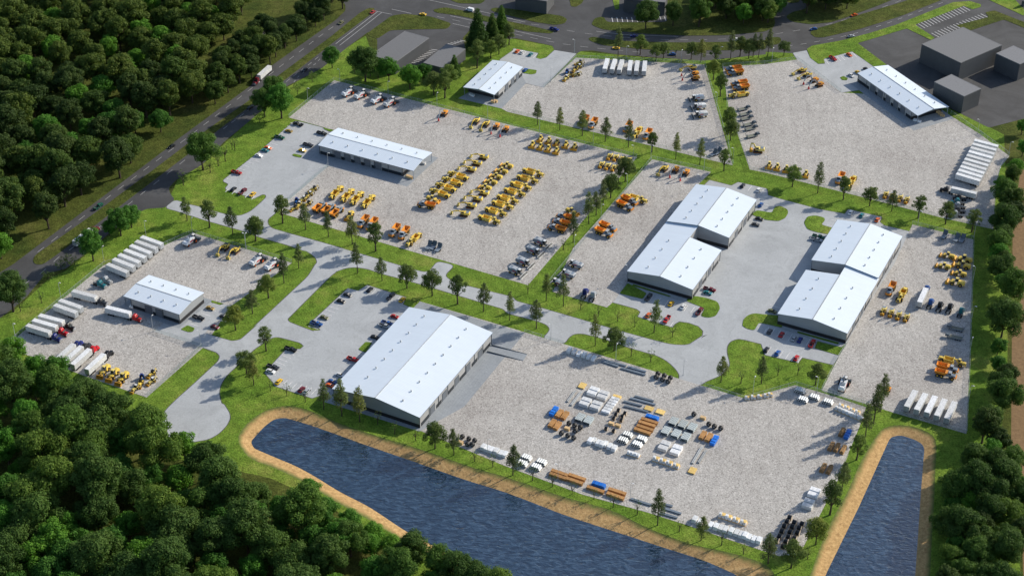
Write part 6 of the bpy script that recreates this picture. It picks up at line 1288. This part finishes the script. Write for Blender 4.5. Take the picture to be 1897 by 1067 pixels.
# bigger natural trees round the site
gn = 'older trees at the edge of the site'
for key, s, pts, w, k in (('bright', 1.0, [(-109.9,242.6),(-74.5,226.5),(-53.9,224.2),(-61.3,216.4)], 'behind the white harvesters', 'L'), ('oak', 1.15, [(-88.6,225.9)], 'by the grey flat-roofed building', 'L'), ('bright', .8, [(-86,232.4)], 'under the big dark tree', 'L'),
    ('young', .9, [(-80.9,227.3),(-95.7,235.8)], 'behind the white harvesters', 'L'), ('round', 1.1, [(-40.2,205.8),(-46.8,209),(-38.1,217.5)], 'left of the small northern hall', 'L'), ('round', 1.0, [(-21.9,243.6),(-13.8,256.1)], 'above the small northern hall', 'L'), ('spruce', 1.3, [(-22,268.7)], 'above the small northern hall', 'L'),
    ('spruce', .9, [(-13.2,279),(-7.3,286.5)], 'by the north road bend', 'L'), ('spruce', .7, [(-35.3,233)], 'among the olive trees', 'L'), ('round', .95, [(-2.6,274.1),(-8.8,261.6)], 'by the north road bend', 'L'),
    ('bright', 1.35, [(-133.8,180.7)], 'at the left yard corner', 'L'), ('oak', .85, [(-143.8,181.9),(-140.1,198.1)], 'at the left yard corner', 'L'), ('bush', 1.0, [(-127.7,209.9),(-120.3,225.2),(-145.8,175.5)], 'by the left yard corner', 'L'),
    ('oak', 1.05, [(-170.7,123.2)], 'between the west road and car park', 'L'), ('young', 1.3, [(-166.3,120.1),(-162.8,127.1),(-159.7,132.3),(-155.9,143.8),(-178.9,106.9)], 'on the lawn left of the car park', 'L'),
    ('bright', 1.05, [(-203.7,56.7),(-199.4,64.5)], 'by the west road exit', 'L'), ('bright', .6, [(-209.4,56.6)], 'by the west road exit', 'L'), ('bush', .8, [(-198.7,68.2)], 'beside bright trees on the west lawn', 'L'), ('bright', 1.05, [(-213.4,33.6)], 'left of the seven grey trailers', 'L'),
    ('bush', 1.0, [(-221.5,27.6),(-227.8,25.1),(-231.9,15.4),(-225.6,30.6)], 'by the west road above the green truck', 'L'), ('oak', 1.0, [(-243.6,-10.9)], 'at the left picture edge by the road', 'L'), ('young', 1.2, [(-240.2,-10.9),(-231.4,-3.3)], 'on the lawn left of the truck yard', 'L')):
    line(key, pts, w, gn, k, s)
gyg = 'thin young trees on the lawns'
for pts, w in (([(33.7,-6.9),(42.2,-12.5),(51.3,-16.4),(59.5,-20.8),(77.1,-28.9)], 'on the courtyard lawn'), ([(7.9,6.8)], 'at the foot of the diagonal strip'), ([(26.4,45.7)], 'left of the combine harvesters'), ([(56.5,-44.2),(65.4,-48.4)], 'on the small lawn by the pipes'), ([(106.3,-64.7)], 'between the pines near the courtyard'),
        ([(124.2,-58.5),(133.5,-57.9)], 'on the pine lawn'), ([(-110.8,-71.9),(-102.9,-75.4),(-94,-79.8)], 'below the front car park'), ([(-59.9,-95.6),(-51.9,-102.2),(-42.5,-106.8)], 'before the warehouse gable'), ([(-16,-120.5),(-7.9,-124),(9.3,-132.9),(17.8,-136.8),(26.1,-141.5),(35.4,-144.5),(43.3,-149.6),(53.2,-154.2)], 'on the wide pond bank'),
        ([(70.2,-164.3),(87,-172.3),(95.5,-177.5),(121.5,-180.1)], 'on the lower pond bank'), ([(76.5,262.5),(85.7,261.7),(99.9,259.2)], 'on the road verge'), ([(-157.6,144.9)], 'by the car park row')):
    line('young', pts, w, gyg, 'L', .95)

# woods: each tree of the woods on its own, all alike within a wood
import numpy as np
def mass(name, label, spots):
    """far trees nobody could count, as one mesh: crowns and trunks"""
    co, fa, mi, off = [], [], [], 0; mats = []
    for key, x, y, s in spots:
        a = rnd.uniform(0, 6.28); ca, sa = math.cos(a)*s, math.sin(a)*s
        for me in rnd.choice(TK[key]):
            if me.materials[0] not in mats: mats.append(me.materials[0])
            v = np.empty(len(me.vertices)*3); me.vertices.foreach_get('co', v); v = v.reshape(-1, 3)
            co.append(np.stack([v[:, 0]*ca-v[:, 1]*sa+x, v[:, 0]*sa+v[:, 1]*ca+y, v[:, 2]*s], 1))
            f = np.empty(len(me.loops), dtype=np.int32); me.loops.foreach_get('vertex_index', f); fa.append(f+off); off += len(v)
            mi.append(np.full(len(f)//4, mats.index(me.materials[0]), dtype=np.int32))
    co = np.concatenate(co); fa = np.concatenate(fa); mi = np.concatenate(mi); n = len(fa)//4
    me = bpy.data.meshes.new(name); me.vertices.add(len(co)); me.vertices.foreach_set('co', co.astype(np.float32).ravel())
    me.loops.add(len(fa)); me.loops.foreach_set('vertex_index', fa)
    me.polygons.add(n); me.polygons.foreach_set('loop_start', np.arange(n, dtype=np.int32)*4)
    for m in mats: me.materials.append(m)
    me.polygons.foreach_set('material_index', mi); me.update(calc_edges=True)
    o = link(name, me); o['kind'] = 'stuff'; tag(o, label, 'woodland')
def wood(poly, avoid, spacing, mixk, label, group, smin, smax, cap):
    xs = [p[0] for p in poly]; ys = [p[1] for p in poly]; got = []; spots = []; tries = 0
    while tries < 9000:
        tries += 1; x, y = rnd.uniform(min(xs), max(xs)), rnd.uniform(min(ys), max(ys))
        if not inside((x, y), poly) or any(inside((x, y), a) for a in avoid): continue
        if any((x-a)**2+(y-b)**2 < spacing*spacing for a, b in got): continue
        got.append((x, y)); key = rnd.choices([m[0] for m in mixk], [m[1] for m in mixk])[0]
        spots.append((key, x, y, rnd.uniform(smin, smax)))
    far = []
    if len(spots) > cap: spots.sort(key=lambda q: q[2]); far = spots[cap:]; spots = spots[:cap]
    for key, x, y, s in spots: tree(key, x, y, label[key] if isinstance(label, dict) else label, group, s)
    if far: mass('woodland', 'dark far part of the wood beyond the west road, top left', far)
    return len(spots), len(far)
FW = [(-361.5,358.5),(-179.5,360.7),(-172.5,314.4),(-181.5,272.5),(-190.7,259.6),(-192.3,231.3),(-182.2,207.6),(-187.3,178.3),(-199.9,159.4),(-203.1,150.5),(-208.8,126.7),(-214.4,112.2),(-231.2,106.4),(-229.8,92.4),(-239.8,70.7),(-243.4,57.6),(-251.7,50.5),(-260.2,30.3),(-275.5,15.3)]
n1 = wood(FW, ([(-237.1,106.3),(-221,135.4),(-212.6,131),(-226.7,106.4)], [(-190.8,238.3),(-172.6,256.2),(-179.8,224.5)]), 12.2, (('forest', 8), ('forestg', 2)), {'forest': 'dark olive-green tree in the dense wood beyond the west road', 'forestg': 'fresh green tree among darker ones in the wood beyond the west road'}, 'trees of the wood beyond the west road', 1.1, 1.5, 70)
FB = [(-248.4,-59.2),(-224.3,-54.9),(-214.9,-63),(-197.1,-88.6),(-179.9,-101.8),(-163.3,-107.2),(-155.1,-120),(-149.5,-139.3),(-143.2,-118.5),(-133.8,-121.2),(-125,-149.4),(-115.4,-152.7),(-96.3,-160.2),(-79.5,-171.1),(-65.2,-182.2),(-53.5,-192.3),(-39.9,-203.7),(-30.9,-213.1),(-209.1,-214.3)]
n2 = wood(FB, ([(-172.8,-110.4),(-165.6,-106.6),(-160.8,-116.8),(-170.1,-118.7)], [(-112.7,-164),(-100.6,-169.6),(-102.8,-174.5),(-110.4,-173)]), 10.5, (('oak', 9), ('forestg', 6), ('bright', 6)), {'oak': 'large dark tree of the wood in the lower left corner', 'forestg': 'middle-sized fresh green tree of the wood in the lower left', 'bright': 'tall bright green tree of the wood in the lower left'}, 'trees of the lower left wood', .95, 1.3, 130)
FR = [(281.3,181.6),(306.4,188.2),(293.7,136.3),(277.5,118.8),(262.4,69.8),(246,1.3),(231.5,-59.4),(218.4,-109.8),(217.2,-138.3),(210.5,-171.6),(202.6,-210),(168.4,-210.2),(178.2,-171.8),(188.7,-145.3),(198.2,-124.4),(215.3,-94.9),(230.5,-34.3),(243.5,19.9),(249.2,54.3),(260.8,80.3),(267.1,118.7)]
line('bright', [(290.8,166.2),(285.4,142),(276.7,121.7)], 'behind the right trailers', 'older trees beside the right yard', 'T', .72)
n3 = wood(FR, ([(278.6,197.5),(311.9,197.8),(291.7,116.2),(260.6,115.9)],), 7.8, (('oak', 4), ('forest', 2), ('forestg', 2)), {'oak': 'large dark tree in the belt along the brown field', 'forest': 'olive-green tree in the belt along the brown field', 'forestg': 'small fresh green tree in the belt along the brown field'}, 'trees of the belt along the field', .7, 1.05, 95)
for pp, kk in (([(-90.3,-163.4),(-77.8,-165.6)], 'bright'), ([(-108.4,-154.3),(-65.4,-180),(-44.6,-196.8),(-39.7,-186.6)], 'oak'), ([(-56.6,-179.9),(-68.4,-170.4),(-31.4,-201.2)], 'forestg'), ([(-87.3,-153.5),(-77.1,-157.4),(-66.6,-165.2),(-57.1,-172.3),(-48.6,-179.2),(-85.3,-145.7)], 'forestg'), ([(-29.1,-193.7),(-20.7,-197.5),(-12.4,-203.5),(-4.4,-209.4)], 'oak'), ([(-16.7,-200.5),(-8.7,-204.7),(-0.7,-211.4)], 'bright')):
    for q_ in pp: tree(kk, *q_, {'bright': 'tall bright green tree of the wood in the lower left', 'oak': 'large dark tree of the wood in the lower left corner', 'forestg': 'middle-sized fresh green tree of the wood in the lower left'}[kk], 'trees of the lower left wood', rnd.uniform(.75, .95))
NW_ = [(-182.7,211),(-176.1,245.5),(-166.3,272.6),(-159.2,282)] + [(-158.6,291.4),(-144.4,272.9),(-145.8,247.6),(-156.3,231.7)] + [(-162.3,216.2),(-175,191.3)]
n4 = wood(NW_, (), 8.5, (('forest', 1),), 'dark tree in the row between meadow and west road', 'trees between meadow and west road', .8, 1.0, 30)
n5 = wood([(-144.7,260.1),(-137.5,287.9),(-130.8,324.7),(-112.9,343.1),(-109.9,323),(-117.2,311.1),(-127.4,289.9)], (), 10, (('forest', 1),), 'dark tree near the far end of the west road', 'trees at the far end of the west road', .75, .95, 30)
n6 = wood([(119.5,302.2),(117,313.8),(129.9,339.8),(136.8,356.3),(174.8,356.7),(168.1,316.3),(159.5,302.6),(144.1,304.4)], (), 10.5, (('forest', 3), ('forestg', 1)), {'forest': 'dark tree of the grove north of the road', 'forestg': 'fresh green tree of the grove north of the road'}, 'grove north of the road', .9, 1.2, 40)
n7 = wood([(185.9,314.5),(195.5,352.8),(228.9,353.2),(219.7,328.8),(204,318.7)], (), 13, (('forest', 1),), 'dark tree on the verge right of the northern side road', 'trees right of the northern side road', .8, 1.2, 12)
for p, w, s in (([(83.8,297)], 'in front of the striped car park, north', 1.15), ([(101.3,301.6)], 'right of the striped car park, north', .9), ([(117.6,300.2)], 'at the left of the northern grove', 1.1), ([(162.2,306.5)], 'at the northern side road corner', .9)):
    tree('oak', *p[0], 'large dark tree '+w, gn, s*.85)
print('woods', n1, n2, n3, n4, n5, n6, n7)

# ------------------------------------------------------------------ camera, sun and sky
cam = bpy.data.cameras.new('camera'); co_ = bpy.data.objects.new('camera', cam); COL.objects.link(co_)
cam.sensor_width = 36; cam.lens = 36*3226.99/1897; cam.clip_end = 8000; cam.clip_start = 1
co_.matrix_world = Matrix.Translation((0, -700, 500)) @ Matrix.Rotation(PI/2-.61262823, 4, 'X') @ Matrix.Rotation(.00506441, 4, 'Z')
sc.camera = co_
w = bpy.data.worlds.new('World'); sc.world = w; w.use_nodes = True
nt = w.node_tree; bg = nt.nodes['Background']
sky = nt.nodes.new('ShaderNodeTexSky'); sky.sky_type = 'NISHITA'; sky.sun_disc = False
EL, AZ = rad(29), rad(29.5)           # sun height and direction (angle from +X)
sky.sun_elevation = EL; sky.sun_rotation = PI/2-AZ
nt.links.new(sky.outputs[0], bg.inputs[0]); bg.inputs[1].default_value = .14
sl = bpy.data.lights.new('sun', 'SUN'); sl.energy = 5.0; sl.angle = rad(.5); sl.color = (1, .915, .78)
so = bpy.data.objects.new('sun', sl); COL.objects.link(so)
d_ = Vector((math.cos(AZ)*math.cos(EL), math.sin(AZ)*math.cos(EL), math.sin(EL)))
so.rotation_euler = d_.to_track_quat('Z', 'Y').to_euler(); so.location = d_*900
sc.view_settings.view_transform = 'Standard'; sc.view_settings.look = 'None'; sc.view_settings.exposure = 0
if BAD: print('LABELS', BAD[:60])
print('objects', len(bpy.data.objects))
